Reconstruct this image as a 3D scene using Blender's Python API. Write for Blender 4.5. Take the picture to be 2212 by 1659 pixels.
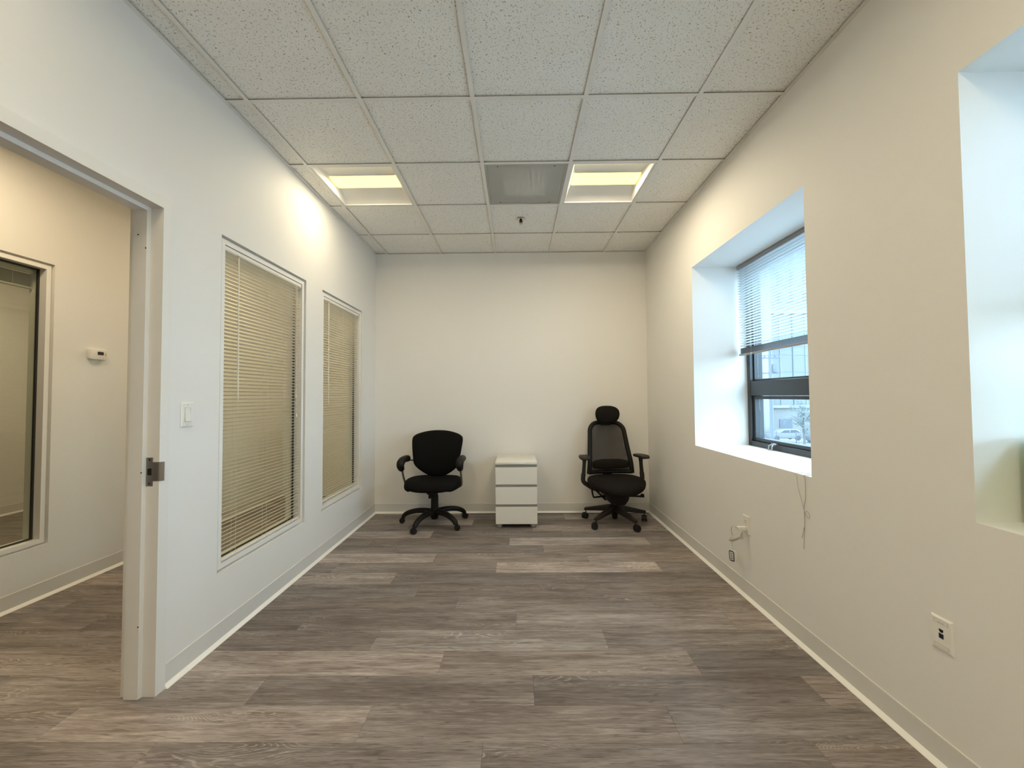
import bpy, bmesh, math, random
from mathutils import Vector, Matrix

# ------------------------------------------------------------------ clear
for o in list(bpy.data.objects):
    bpy.data.objects.remove(o, do_unlink=True)
SC = bpy.context.scene
COL = SC.collection
PI = math.pi
R = math.radians

# ------------------------------------------------------------------ room measures (metres, floor z = 0)
XL, XR, YB, ZC = -1.575, 1.456, 4.484, 2.891      # left wall, right wall, back wall, ceiling
YR = -2.40                                        # wall behind the camera
XHR, XH = -1.705, -3.085                          # hallway side of the left wall, far hallway wall
XF = -5.70                                        # far wall of the room across the hallway
XO = 2.00                                         # outer face of the right wall
W1 = (2.017, 3.310); W2 = (0.015, 1.305)          # right wall window recesses (y)
WZ = (0.874, 2.336)                               # recess sill / head
IW = [(2.123, 2.995), (3.250, 4.095)]             # interior windows in the left wall
IZ = (0.362, 2.166)
DY0, DY1, DZ = 0.845, 1.757, 2.135                # door opening
HW = (1.775, 2.645); HZ = (0.340, 2.185)          # hallway window

# ------------------------------------------------------------------ camera
cam_d = bpy.data.cameras.new('camera'); cam = bpy.data.objects.new('camera', cam_d); COL.objects.link(cam)
cam_d.sensor_fit = 'HORIZONTAL'; cam_d.sensor_width = 36.0
cam_d.lens = 869.995 / 2212.0 * 36.0
cam_d.clip_start = 0.02; cam_d.clip_end = 500
RM = ((0.999920639, -0.010183630, 0.007416810), (0.010400017, 0.999503390, -0.029745809), (-0.007110206, 0.029820583, 0.999529978))
m = Matrix(((RM[0][0], RM[0][2], -RM[0][1], 0), (RM[1][0], RM[1][2], -RM[1][1], 0), (RM[2][0], RM[2][2], -RM[2][1], 1.28589), (0, 0, 0, 1)))
cam.matrix_world = m
SC.camera = cam

# ------------------------------------------------------------------ sky (flat bright overcast), exposure
world = bpy.data.worlds.new('overcast_sky'); SC.world = world; world.use_nodes = True
wn = world.node_tree.nodes; wl = world.node_tree.links
bg = wn['Background']
SKY = 11.6
tc = wn.new('ShaderNodeTexCoord'); sx = wn.new('ShaderNodeSeparateXYZ'); mr = wn.new('ShaderNodeMapRange')
mr.inputs[1].default_value = 0.0; mr.inputs[2].default_value = 1.0
mx = wn.new('ShaderNodeMixRGB'); mx.inputs[1].default_value = (0.54, 0.77, 1.0, 1); mx.inputs[2].default_value = (0.47, 0.72, 1.0, 1)
wl.new(tc.outputs['Generated'], sx.inputs[0]); wl.new(sx.outputs[2], mr.inputs[0]); wl.new(mr.outputs[0], mx.inputs[0])
wl.new(mx.outputs[0], bg.inputs[0]); bg.inputs[1].default_value = SKY
LAMP_W = 11.7                                     # each ceiling troffer
LAMP_COL = (1.0, 0.86, 0.62); HALL_COL = (1.0, 0.80, 0.55)
SC.view_settings.view_transform = 'Standard'; SC.view_settings.look = 'None'
SC.view_settings.exposure = 0.16; SC.view_settings.gamma = 1.0; SC.view_settings.use_curve_mapping = False
SC.cycles.use_denoising = True
SC.cycles.max_bounces = 8; SC.cycles.diffuse_bounces = 5; SC.cycles.glossy_bounces = 3; SC.cycles.transparent_max_bounces = 12
SC.cycles.caustics_reflective = False; SC.cycles.caustics_refractive = False
SC.cycles.sample_clamp_indirect = 6.0

# ------------------------------------------------------------------ materials
MATS = {}
def nodes_of(name):
    mt = bpy.data.materials.new(name); mt.use_nodes = True
    nt = mt.node_tree
    return mt, nt, nt.nodes, nt.links, nt.nodes['Principled BSDF']
def mat(name, col, rough=0.5, metal=0.0, var=0.04, vscale=6.0, bump=0.0, bscale=200.0, spec=0.5, emit=None, estr=0.0, sheen=0.0):
    mt, nt, n, l, p = nodes_of(name)
    t = n.new('ShaderNodeTexCoord')
    nz = n.new('ShaderNodeTexNoise'); nz.inputs['Scale'].default_value = vscale; nz.inputs['Detail'].default_value = 4
    l.new(t.outputs['Object'], nz.inputs['Vector'])
    rmp = n.new('ShaderNodeMixRGB')
    rmp.inputs[1].default_value = tuple(max(0, c * (1 - var)) for c in col) + (1,)
    rmp.inputs[2].default_value = tuple(min(1, c * (1 + var)) for c in col) + (1,)
    l.new(nz.outputs[0], rmp.inputs[0]); l.new(rmp.outputs[0], p.inputs['Base Color'])
    p.inputs['Roughness'].default_value = rough; p.inputs['Metallic'].default_value = metal
    p.inputs['Specular IOR Level'].default_value = spec
    if sheen: p.inputs['Sheen Weight'].default_value = sheen
    if bump:
        nb = n.new('ShaderNodeTexNoise'); nb.inputs['Scale'].default_value = bscale; nb.inputs['Detail'].default_value = 3
        l.new(t.outputs['Object'], nb.inputs['Vector'])
        b = n.new('ShaderNodeBump'); b.inputs['Strength'].default_value = bump; b.inputs['Distance'].default_value = 0.002
        l.new(nb.outputs[0], b.inputs['Height']); l.new(b.outputs[0], p.inputs['Normal'])
    if emit:
        p.inputs['Emission Color'].default_value = tuple(emit) + (1,); p.inputs['Emission Strength'].default_value = estr
    MATS[name] = mt
    return mt

mat('wall_paint', (0.80, 0.785, 0.75), 0.62, var=0.012, vscale=1.5, bump=0.10, bscale=420, spec=0.3)
mat('reveal_paint', (0.84, 0.84, 0.83), 0.6, var=0.01, bump=0.08, bscale=420, spec=0.3)
mat('trim_paint', (0.78, 0.76, 0.72), 0.42, var=0.012, vscale=3)
mat('window_trim', (0.82, 0.805, 0.77), 0.38, var=0.012, vscale=3)
mat('rubber_base', (0.69, 0.675, 0.64), 0.5, var=0.015, vscale=3)
mat('toe_white', (0.88, 0.865, 0.83), 0.4, var=0.02, vscale=3)
mat('grid_metal', (0.80, 0.785, 0.74), 0.45, var=0.02)
mat('slat_cream', (0.80, 0.76, 0.66), 0.42, var=0.02)
mat('rail_white', (0.80, 0.77, 0.71), 0.4, var=0.02)
mat('cord_white', (0.74, 0.70, 0.60), 0.7)
mat('sill_cord', (0.40, 0.36, 0.30), 0.7)
mat('slat_grey', (0.46, 0.46, 0.41), 0.5)
mat('gasket', (0.025, 0.025, 0.022), 0.6)
mat('dark_frame', (0.028, 0.030, 0.032), 0.38, var=0.1)
mat('latch_metal', (0.42, 0.42, 0.42), 0.35, metal=0.8)
mat('chair_black', (0.0035, 0.0034, 0.0033), 0.85, var=0.25, vscale=40, bump=0.25, bscale=900, spec=0.15)
mat('chair_brownblack', (0.0105, 0.0085, 0.0075), 0.85, var=0.25, vscale=40, bump=0.25, bscale=900, spec=0.15)
mat('plastic_black', (0.006, 0.0057, 0.0053), 0.5, var=0.1, spec=0.25)
mat('plastic_brown', (0.018, 0.0135, 0.011), 0.45, var=0.1, spec=0.35)
mat('arm_metal', (0.30, 0.285, 0.26), 0.38, metal=0.85)
mat('caster_black', (0.008, 0.008, 0.009), 0.4, spec=0.35)
mat('cabinet_white', (0.74, 0.725, 0.67), 0.38, var=0.012)
mat('cabinet_grip', (0.27, 0.26, 0.24), 0.45)
mat('cabinet_foot', (0.30, 0.29, 0.27), 0.5)
mat('cabinet_core', (0.05, 0.05, 0.048), 0.7)
mat('steel', (0.30, 0.285, 0.27), 0.36, metal=0.9, var=0.1)
mat('dark_hole', (0.004, 0.004, 0.004), 0.8)
mat('plate_white', (0.80, 0.785, 0.74), 0.32, var=0.01)
mat('plate_beige', (0.76, 0.735, 0.68), 0.35, var=0.01)
mat('cord_shaded', (0.55, 0.52, 0.47), 0.55)  # charger cords: shading put into the colour, darker all over
mat('label_grey', (0.50, 0.47, 0.43), 0.5)
mat('print_grey', (0.22, 0.20, 0.18), 0.6)
mat('port_blue', (0.012, 0.025, 0.07), 0.4)
mat('lcd', (0.012, 0.014, 0.008), 0.25)
mat('button_brown', (0.33, 0.27, 0.21), 0.5)
mat('device_black', (0.03, 0.025, 0.028), 0.3)
mat('device_screen', (0.62, 0.62, 0.64), 0.3)
mat('chrome', (0.55, 0.53, 0.50), 0.18, metal=1.0, var=0.1)
mat('sprinkler_dark', (0.05, 0.045, 0.04), 0.35, metal=0.5)
mat('troffer_white', (0.82, 0.80, 0.76), 0.45, var=0.01)
mat('diffuser_frame', (0.40, 0.39, 0.36), 0.5)
mat('louver', (0.88, 0.87, 0.84), 0.5)
mat('duct_dark', (0.03, 0.029, 0.028), 0.8)
mat('green_card', (0.24, 0.42, 0.08), 0.45, var=0.12, vscale=10)
mat('green_dark', (0.05, 0.12, 0.02), 0.5, var=0.12)
mat('lens', (0.35, 0.33, 0.26), 0.5, emit=(1.0, 0.80, 0.17), estr=2.8)
mat('asphalt', (0.40, 0.40, 0.39), 0.9, var=0.1, vscale=0.3)
mat('facade', (0.126, 0.1327, 0.1277), 0.7, var=0.05, vscale=0.2)
mat('facade_line', (0.189, 0.1806, 0.168), 0.6)
mat('facade_glass', (0.0966, 0.1092, 0.1159), 0.35, var=0.08, vscale=0.4)
mat('facade_base', (0.1512, 0.1495, 0.1386), 0.75, var=0.05, vscale=0.4)
mat('facade_dark', (0.063, 0.0756, 0.0924), 0.5)
mat('pole_wood', (0.0798, 0.0882, 0.0966), 0.85, var=0.15)
mat('wire', (0.063, 0.0714, 0.0798), 0.6)
mat('fence_metal', (0.0714, 0.0815, 0.0966), 0.5)
mat('leaf', (0.0882, 0.105, 0.0966), 0.6, var=0.3, vscale=3)
mat('bark', (0.0756, 0.0756, 0.0756), 0.9, var=0.2)
mat('car_white', (0.1848, 0.1764, 0.1638), 0.25)
mat('car_grey', (0.1176, 0.1235, 0.126), 0.25)
mat('car_glass', (0.0504, 0.063, 0.0756), 0.1)
mat('tyre', (0.03, 0.03, 0.035), 0.8)

def glass_mat(name, tint, refl):
    mt, nt, n, l, p = nodes_of(name)
    tr = n.new('ShaderNodeBsdfTransparent'); tr.inputs[0].default_value = tint + (1,)
    gl = n.new('ShaderNodeBsdfGlossy'); gl.inputs['Roughness'].default_value = 0.01
    fr = n.new('ShaderNodeFresnel')
    ge = n.new('ShaderNodeNewGeometry'); io = n.new('ShaderNodeMapRange')      # thin pane: same reflectance entering and leaving
    io.inputs[3].default_value = 1.45; io.inputs[4].default_value = 1 / 1.45
    l.new(ge.outputs['Backfacing'], io.inputs[0]); l.new(io.outputs[0], fr.inputs[0])
    mu = n.new('ShaderNodeMath'); mu.operation = 'MULTIPLY'; mu.inputs[1].default_value = refl
    mix = n.new('ShaderNodeMixShader')
    l.new(fr.outputs[0], mu.inputs[0]); l.new(mu.outputs[0], mix.inputs[0]); l.new(tr.outputs[0], mix.inputs[1]); l.new(gl.outputs[0], mix.inputs[2])
    l.new(mix.outputs[0], n['Material Output'].inputs[0]); MATS[name] = mt
glass_mat('glass', (0.94, 0.97, 0.97), 0.8)
glass_mat('glass_green', (0.93, 0.95, 0.89), 1.0)

def sheer(name, col, trans, scale=0):
    mt, nt, n, l, p = nodes_of(name)
    p.inputs['Base Color'].default_value = col + (1,); p.inputs['Roughness'].default_value = 0.7
    tr = n.new('ShaderNodeBsdfTransparent'); mix = n.new('ShaderNodeMixShader')
    mix.inputs[0].default_value = trans
    if scale:   # woven / punched pattern
        t = n.new('ShaderNodeTexCoord'); v = n.new('ShaderNodeTexVoronoi'); v.inputs['Scale'].default_value = scale; v.inputs['Randomness'].default_value = 0.0
        r = n.new('ShaderNodeMapRange'); r.inputs[1].default_value = 0.25; r.inputs[2].default_value = 0.5; r.inputs[3].default_value = min(1, trans * 1.8); r.inputs[4].default_value = trans * 0.4
        l.new(t.outputs['Object'], v.inputs['Vector']); l.new(v.outputs['Distance'], r.inputs[0]); l.new(r.outputs[0], mix.inputs[0])
    l.new(p.outputs[0], mix.inputs[1]); l.new(tr.outputs[0], mix.inputs[2]); l.new(mix.outputs[0], n['Material Output'].inputs[0])
    MATS[name] = mt
sheer('chair_mesh', (0.034, 0.029, 0.027), 0.15)
sheer('perforated', (0.80, 0.79, 0.74), 0.62)

def slat_day():
    mt, nt, n, l, p = nodes_of('slat_day')
    t = n.new('ShaderNodeTexCoord'); nz = n.new('ShaderNodeTexNoise'); nz.inputs['Scale'].default_value = 8
    mixc = n.new('ShaderNodeMixRGB'); mixc.inputs[1].default_value = (0.74, 0.75, 0.74, 1); mixc.inputs[2].default_value = (0.80, 0.81, 0.80, 1)
    l.new(t.outputs['Object'], nz.inputs['Vector']); l.new(nz.outputs[0], mixc.inputs[0]); l.new(mixc.outputs[0], p.inputs['Base Color'])
    p.inputs['Roughness'].default_value = 0.45
    ts = n.new('ShaderNodeBsdfTranslucent'); l.new(mixc.outputs[0], ts.inputs[0])
    mix = n.new('ShaderNodeMixShader'); mix.inputs[0].default_value = 0.35
    l.new(p.outputs[0], mix.inputs[1]); l.new(ts.outputs[0], mix.inputs[2]); l.new(mix.outputs[0], n['Material Output'].inputs[0])
    MATS['slat_day'] = mt
slat_day()
mat('rail_grey', (0.30, 0.28, 0.27), 0.45, var=0.05)

def tile_mat():
    mt, nt, n, l, p = nodes_of('ceiling_tile')
    t = n.new('ShaderNodeTexCoord'); oi = n.new('ShaderNodeObjectInfo')
    cmb = n.new('ShaderNodeCombineXYZ'); mul = n.new('ShaderNodeMath'); mul.operation = 'MULTIPLY'; mul.inputs[1].default_value = 37.0
    l.new(oi.outputs['Random'], mul.inputs[0]); l.new(mul.outputs[0], cmb.inputs[0]); l.new(mul.outputs[0], cmb.inputs[1])
    add = n.new('ShaderNodeVectorMath'); l.new(t.outputs['Object'], add.inputs[0]); l.new(cmb.outputs[0], add.inputs[1])
    nz = n.new('ShaderNodeTexNoise'); nz.inputs['Scale'].default_value = 120; nz.inputs['Detail'].default_value = 2.5; nz.inputs['Distortion'].default_value = 0.6
    l.new(add.outputs[0], nz.inputs['Vector'])
    pit = n.new('ShaderNodeValToRGB'); pit.color_ramp.elements[0].position = 0.30; pit.color_ramp.elements[1].position = 0.42
    pit.color_ramp.elements[0].color = (0.42, 0.40, 0.37, 1); pit.color_ramp.elements[1].color = (1, 1, 1, 1)
    l.new(nz.outputs[0], pit.inputs[0])
    nb = n.new('ShaderNodeTexNoise'); nb.inputs['Scale'].default_value = 5; nb.inputs['Detail'].default_value = 5; l.new(add.outputs[0], nb.inputs['Vector'])
    base = n.new('ShaderNodeMixRGB'); base.inputs[1].default_value = (0.84, 0.83, 0.79, 1); base.inputs[2].default_value = (0.90, 0.89, 0.86, 1)
    l.new(nb.outputs[0], base.inputs[0])
    mu = n.new('ShaderNodeMixRGB'); mu.blend_type = 'MULTIPLY'; mu.inputs[0].default_value = 1.0
    l.new(base.outputs[0], mu.inputs[1]); l.new(pit.outputs[0], mu.inputs[2]); l.new(mu.outputs[0], p.inputs['Base Color'])
    b = n.new('ShaderNodeBump'); b.inputs['Strength'].default_value = 0.5; b.inputs['Distance'].default_value = 0.003
    l.new(nz.outputs[0], b.inputs['Height']); l.new(b.outputs[0], p.inputs['Normal'])
    p.inputs['Roughness'].default_value = 0.9; p.inputs['Specular IOR Level'].default_value = 0.15
    MATS['ceiling_tile'] = mt
tile_mat()

def plank_mat():
    mt, nt, n, l, p = nodes_of('plank')
    t = n.new('ShaderNodeTexCoord'); oi = n.new('ShaderNodeObjectInfo')
    mul = n.new('ShaderNodeMath'); mul.operation = 'MULTIPLY'; mul.inputs[1].default_value = 53.0; l.new(oi.outputs['Random'], mul.inputs[0])
    cmb = n.new('ShaderNodeCombineXYZ'); l.new(mul.outputs[0], cmb.inputs[0]); l.new(mul.outputs[0], cmb.inputs[1])
    add = n.new('ShaderNodeVectorMath'); l.new(t.outputs['Object'], add.inputs[0]); l.new(cmb.outputs[0], add.inputs[1])
    def mapped(s):
        mp = n.new('ShaderNodeMapping'); mp.inputs['Scale'].default_value = s; l.new(add.outputs[0], mp.inputs['Vector']); return mp.outputs[0]
    def noise(s, scale, detail, dist=0.0):
        z = n.new('ShaderNodeTexNoise'); z.inputs['Scale'].default_value = scale; z.inputs['Detail'].default_value = detail; z.inputs['Distortion'].default_value = dist
        l.new(mapped(s), z.inputs['Vector']); return z.outputs[0]
    def mrange(v, a, b, c=0.0, d=1.0):
        q = n.new('ShaderNodeMapRange'); q.inputs[1].default_value = a; q.inputs[2].default_value = b; q.inputs[3].default_value = c; q.inputs[4].default_value = d
        l.new(v, q.inputs[0]); return q.outputs[0]
    def mulv(a, b):
        q = n.new('ShaderNodeMath'); q.operation = 'MULTIPLY'; l.new(a, q.inputs[0])
        if isinstance(b, float): q.inputs[1].default_value = b
        else: l.new(b, q.inputs[1])
        return q.outputs[0]
    def mixc(f, a, b, mode='MIX'):
        q = n.new('ShaderNodeMixRGB'); q.blend_type = mode
        if isinstance(f, float): q.inputs[0].default_value = f
        else: l.new(f, q.inputs[0])
        for k, c in ((1, a), (2, b)):
            if isinstance(c, tuple): q.inputs[k].default_value = c + (1,)
            else: l.new(c, q.inputs[k])
        return q.outputs[0]
    broad = noise((1.1, 6, 1), 1.6, 6, 0.4)
    streak = noise((1.7, 24, 1), 2.0, 8, 1.0)               # irregular grain bands
    thin = noise((5.5, 120, 1), 2.0, 4, 0.7)                # short dark ticks
    calm = noise((1.5, 4, 1), 2.0, 2)                       # where the ticks gather
    fine = noise((12, 300, 1), 1.6, 3, 0.2)                 # pores
    rmp = n.new('ShaderNodeValToRGB'); e = rmp.color_ramp.elements
    e[0].position = 0.28; e[0].color = (0.158, 0.127, 0.113, 1); e[1].position = 0.72; e[1].color = (0.315, 0.275, 0.258, 1)
    l.new(broad, rmp.inputs[0])
    c0 = mixc(mrange(streak, 0.50, 0.28, 0.0, 0.70), rmp.outputs[0], (0.100, 0.076, 0.064))     # dark grain
    c1 = mixc(mrange(streak, 0.54, 0.76, 0.0, 0.60), c0, (0.420, 0.380, 0.350))                 # pale limed grain
    tk = mulv(mulv(mrange(thin, 0.54, 0.66), mrange(calm, 0.36, 0.58)), 0.85)
    c2 = mixc(tk, c1, (0.078, 0.058, 0.048))
    tw = mulv(mulv(mrange(thin, 0.42, 0.32), mrange(calm, 0.60, 0.38)), 0.55)
    c3 = mixc(tw, c2, (0.43, 0.39, 0.36))
    gv = mrange(fine, 0.28, 0.72, 0.74, 1.24)
    m1 = mixc(1.0, c3, gv, 'MULTIPLY')
    # limed cathedral figure: contour lines of a stretched noise, only in patches
    ring = noise((1.0, 6.0, 1), 1.5, 1.2, 0.1)
    ms = mulv(ring, 230.0)
    sn = n.new('ShaderNodeMath'); sn.operation = 'SINE'; l.new(ms, sn.inputs[0])
    patch = noise((0.9, 5.0, 1), 1.7, 1.0)
    brk = noise((14, 50, 1), 2.0, 2)
    msk = mulv(mulv(mulv(mrange(sn.outputs[0], 0.35, 0.95), mrange(patch, 0.56, 0.68)), mrange(brk, 0.38, 0.54)), 0.7)
    m2 = mixc(msk, m1, (0.475, 0.425, 0.390))
    # knots and smoky patches
    kn = noise((3.2, 15, 1), 2.2, 2, 0.9)
    m3o = mixc(mulv(mrange(kn, 0.66, 0.80), 0.72), m2, (0.070, 0.052, 0.042))
    m4 = n.new('ShaderNodeMixRGB'); m4.blend_type = 'MULTIPLY'; m4.inputs[0].default_value = 1; l.new(m3o, m4.inputs[1]); l.new(oi.outputs['Color'], m4.inputs[2])
    l.new(m4.outputs[0], p.inputs['Base Color'])
    b = n.new('ShaderNodeBump'); b.inputs['Strength'].default_value = 0.12; b.inputs['Distance'].default_value = 0.001; l.new(fine, b.inputs['Height']); l.new(b.outputs[0], p.inputs['Normal'])
    p.inputs['Roughness'].default_value = 0.50; p.inputs['Specular IOR Level'].default_value = 0.4
    MATS['plank'] = mt
plank_mat()

# ------------------------------------------------------------------ mesh helpers
class MB:
    def __init__(s): s.v = []; s.f = []
    def add(s, v, f, M=None):
        k = len(s.v)
        s.v += [tuple(M @ Vector(p)) if M else tuple(p) for p in v]
        s.f += [tuple(i + k for i in q) for q in f]
        return s
    def box(s, x0, x1, y0, y1, z0, z1, M=None):
        v = [(x0, y0, z0), (x1, y0, z0), (x1, y1, z0), (x0, y1, z0), (x0, y0, z1), (x1, y0, z1), (x1, y1, z1), (x0, y1, z1)]
        return s.add(v, [(0, 3, 2, 1), (4, 5, 6, 7), (0, 1, 5, 4), (1, 2, 6, 5), (2, 3, 7, 6), (3, 0, 4, 7)], M)
    def ringx(s, x0, x1, y0, y1, z0, z1, w):            # rectangular ring in the YZ plane, member width w
        s.box(x0, x1, y0, y0 + w, z0, z1); s.box(x0, x1, y1 - w, y1, z0, z1)
        s.box(x0, x1, y0 + w, y1 - w, z0, z0 + w); s.box(x0, x1, y0 + w, y1 - w, z1 - w, z1); return s
    def ringz(s, x0, x1, y0, y1, z0, z1, w):
        s.box(x0, x0 + w, y0, y1, z0, z1); s.box(x1 - w, x1, y0, y1, z0, z1)
        s.box(x0 + w, x1 - w, y0, y0 + w, z0, z1); s.box(x0 + w, x1 - w, y1 - w, y1, z0, z1); return s
    def tube(s, pts, r, n=10, cap=True, flat=1.0, up=None, closed=False):
        pts = [Vector(p) for p in pts]; N = len(pts)
        rr = r if isinstance(r, (list, tuple)) else [r] * N
        ref = Vector(up) if up else None; k = len(s.v); prev = None
        for i, p in enumerate(pts):
            if closed: d = pts[(i + 1) % N] - pts[i - 1]
            else: d = (pts[min(i + 1, N - 1)] - pts[max(i - 1, 0)])
            d.normalize()
            if prev is None:
                a = ref if ref else (Vector((0, 0, 1)) if abs(d.z) < 0.9 else Vector((0, 1, 0)))
            else: a = prev
            u = (a - d * a.dot(d)); u.normalize(); prev = u if not ref else ref
            w = d.cross(u)
            for j in range(n):
                t = 2 * PI * j / n
                s.v.append(tuple(p + u * (math.cos(t) * rr[i] * flat) + w * (math.sin(t) * rr[i])))
        for i in range(N if closed else N - 1):
            for j in range(n):
                a0 = k + i * n; b0 = k + ((i + 1) % N) * n
                s.f.append((a0 + j, a0 + (j + 1) % n, b0 + (j + 1) % n, b0 + j))
        if cap and not closed:
            s.f.append(tuple(k + j for j in range(n))[::-1]); s.f.append(tuple(k + (N - 1) * n + j for j in range(n)))
        return s
    def lathe(s, prof, n=20, M=None):                     # profile (r, z) about z
        v = []; f = []
        for r_, z in prof:
            for j in range(n):
                t = 2 * PI * j / n; v.append((r_ * math.cos(t), r_ * math.sin(t), z))
        for i in range(len(prof) - 1):
            for j in range(n): f.append((i * n + j, i * n + (j + 1) % n, (i + 1) * n + (j + 1) % n, (i + 1) * n + j))
        f.append(tuple(range(n))[::-1]); f.append(tuple((len(prof) - 1) * n + j for j in range(n)))
        return s.add(v, f, M)
    def prism(s, poly, a0, a1, axis='x', M=None):         # polygon in the other two axes, extruded
        n = len(poly); v = []
        for a in (a0, a1):
            for (p, q) in poly: v.append((a, p, q) if axis == 'x' else ((p, a, q) if axis == 'y' else (p, q, a)))
        f = [tuple(range(n)), tuple(range(2 * n - 1, n - 1, -1))] + [(i, i + n, (i + 1) % n + n, (i + 1) % n) for i in range(n)]
        return s.add(v, f, M)
    def rings(s, rows, M=None):                            # list of closed rings, capped with fans at both ends
        n = len(rows[0]); v = [p for r_ in rows for p in r_]; f = []
        for i in range(len(rows) - 1):
            for j in range(n): f.append((i * n + j, i * n + (j + 1) % n, (i + 1) * n + (j + 1) % n, (i + 1) * n + j))
        for i, rv in ((0, True), (len(rows) - 1, False)):
            c = [sum(p[k] for p in rows[i]) / n for k in range(3)]; v.append(tuple(c)); ci = len(v) - 1
            for j in range(n):
                t = (i * n + j, i * n + (j + 1) % n, ci); f.append(t[::-1] if rv else t)
        return s.add(v, f, M)
    def mesh(s, name, bevel=0.0, seg=2, smooth=True, ang=38, flip=False):
        me = bpy.data.meshes.new(name); me.from_pydata(s.v, [], s.f)
        bm = bmesh.new(); bm.from_mesh(me)
        bmesh.ops.recalc_face_normals(bm, faces=bm.faces)
        if bevel:
            ed = [e for e in bm.edges if len(e.link_faces) == 2 and e.calc_face_angle(0) > R(30)]
            bmesh.ops.bevel(bm, geom=ed, offset=bevel, segments=seg, profile=0.5, affect='EDGES', clamp_overlap=True)
        bm.to_mesh(me); bm.free()
        if smooth:
            me.shade_smooth(); me.set_sharp_from_angle(angle=R(ang))
        return me
    def build(s, name, material, parent=None, loc=None, **k):
        return put(name, s.mesh(name, **k), material, parent, loc)

def put(name, me, material, parent=None, loc=None):
    if material and not me.materials: me.materials.append(MATS[material])
    o = bpy.data.objects.new(name, me); COL.objects.link(o)
    if parent: o.parent = parent
    if loc: o.location = loc
    return o
def tag(o, label, cat=None, group=None, kind=None):
    o['label'] = label
    if cat: o['category'] = cat
    if group: o['group'] = group
    if kind: o['kind'] = kind
    return o
def thing(name, label, cat, loc=(0, 0, 0), rz=0.0, group=None, kind=None):
    o = bpy.data.objects.new(name, None); COL.objects.link(o); o.empty_display_size = 0.1
    o.location = loc; o.rotation_euler = (0, 0, rz)
    return tag(o, label, cat, group, kind)
def copy_tree(o, parent=None):
    c = o.copy(); COL.objects.link(c); c.parent = parent
    for ch in [q for q in bpy.data.objects if q.parent == o]: copy_tree(ch, c)
    return c
def smooth_path(pts, k=6, closed=False):                   # Catmull-Rom
    P = [Vector(p) for p in pts]; out = []
    N = len(P); rng = N if closed else N - 1
    for i in range(rng):
        p0 = P[(i - 1) % N] if closed else P[max(i - 1, 0)]; p1 = P[i]; p2 = P[(i + 1) % N]; p3 = P[(i + 2) % N] if closed else P[min(i + 2, N - 1)]
        for j in range(k):
            t = j / k
            out.append(0.5 * ((2 * p1) + (p2 - p0) * t + (2 * p0 - 5 * p1 + 4 * p2 - p3) * t * t + (3 * p1 - p0 - 3 * p2 + p3) * t ** 3))
    if not closed: out.append(P[-1])
    return out
def wall(name, u0, u1, v0, v1, n0, n1, holes, axis, material, label):
    """wall slab in (u,v) with rectangular holes; axis is the normal ('x' or 'y'), v is z"""
    us = sorted({u0, u1} | {h[i] for h in holes for i in (0, 1) if u0 < h[i] < u1})
    vs = sorted({v0, v1} | {h[i] for h in holes for i in (2, 3) if v0 < h[i] < v1})
    def solid(i, j):
        if not (0 <= i < len(us) - 1 and 0 <= j < len(vs) - 1): return False
        uc = (us[i] + us[i + 1]) / 2; vc = (vs[j] + vs[j + 1]) / 2
        return not any(h[0] < uc < h[1] and h[2] < vc < h[3] for h in holes)
    V = {}; vl = []; fl = []
    def pt(u, v, w):
        p = (w, u, v) if axis == 'x' else (u, w, v)
        if p not in V: V[p] = len(vl); vl.append(p)
        return V[p]
    for i in range(len(us) - 1):
        for j in range(len(vs) - 1):
            if not solid(i, j): continue
            a, b, c, d = us[i], us[i + 1], vs[j], vs[j + 1]
            for w in (n0, n1): fl.append((pt(a, c, w), pt(b, c, w), pt(b, d, w), pt(a, d, w)))
            if not solid(i - 1, j): fl.append((pt(a, c, n0), pt(a, d, n0), pt(a, d, n1), pt(a, c, n1)))
            if not solid(i + 1, j): fl.append((pt(b, c, n0), pt(b, d, n0), pt(b, d, n1), pt(b, c, n1)))
            if not solid(i, j - 1): fl.append((pt(a, c, n0), pt(b, c, n0), pt(b, c, n1), pt(a, c, n1)))
            if not solid(i, j + 1): fl.append((pt(a, d, n0), pt(b, d, n0), pt(b, d, n1), pt(a, d, n1)))
    mb = MB(); mb.v = vl; mb.f = fl
    o = mb.build(name, material, smooth=False)
    return tag(o, label, 'wall', kind='structure')

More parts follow.
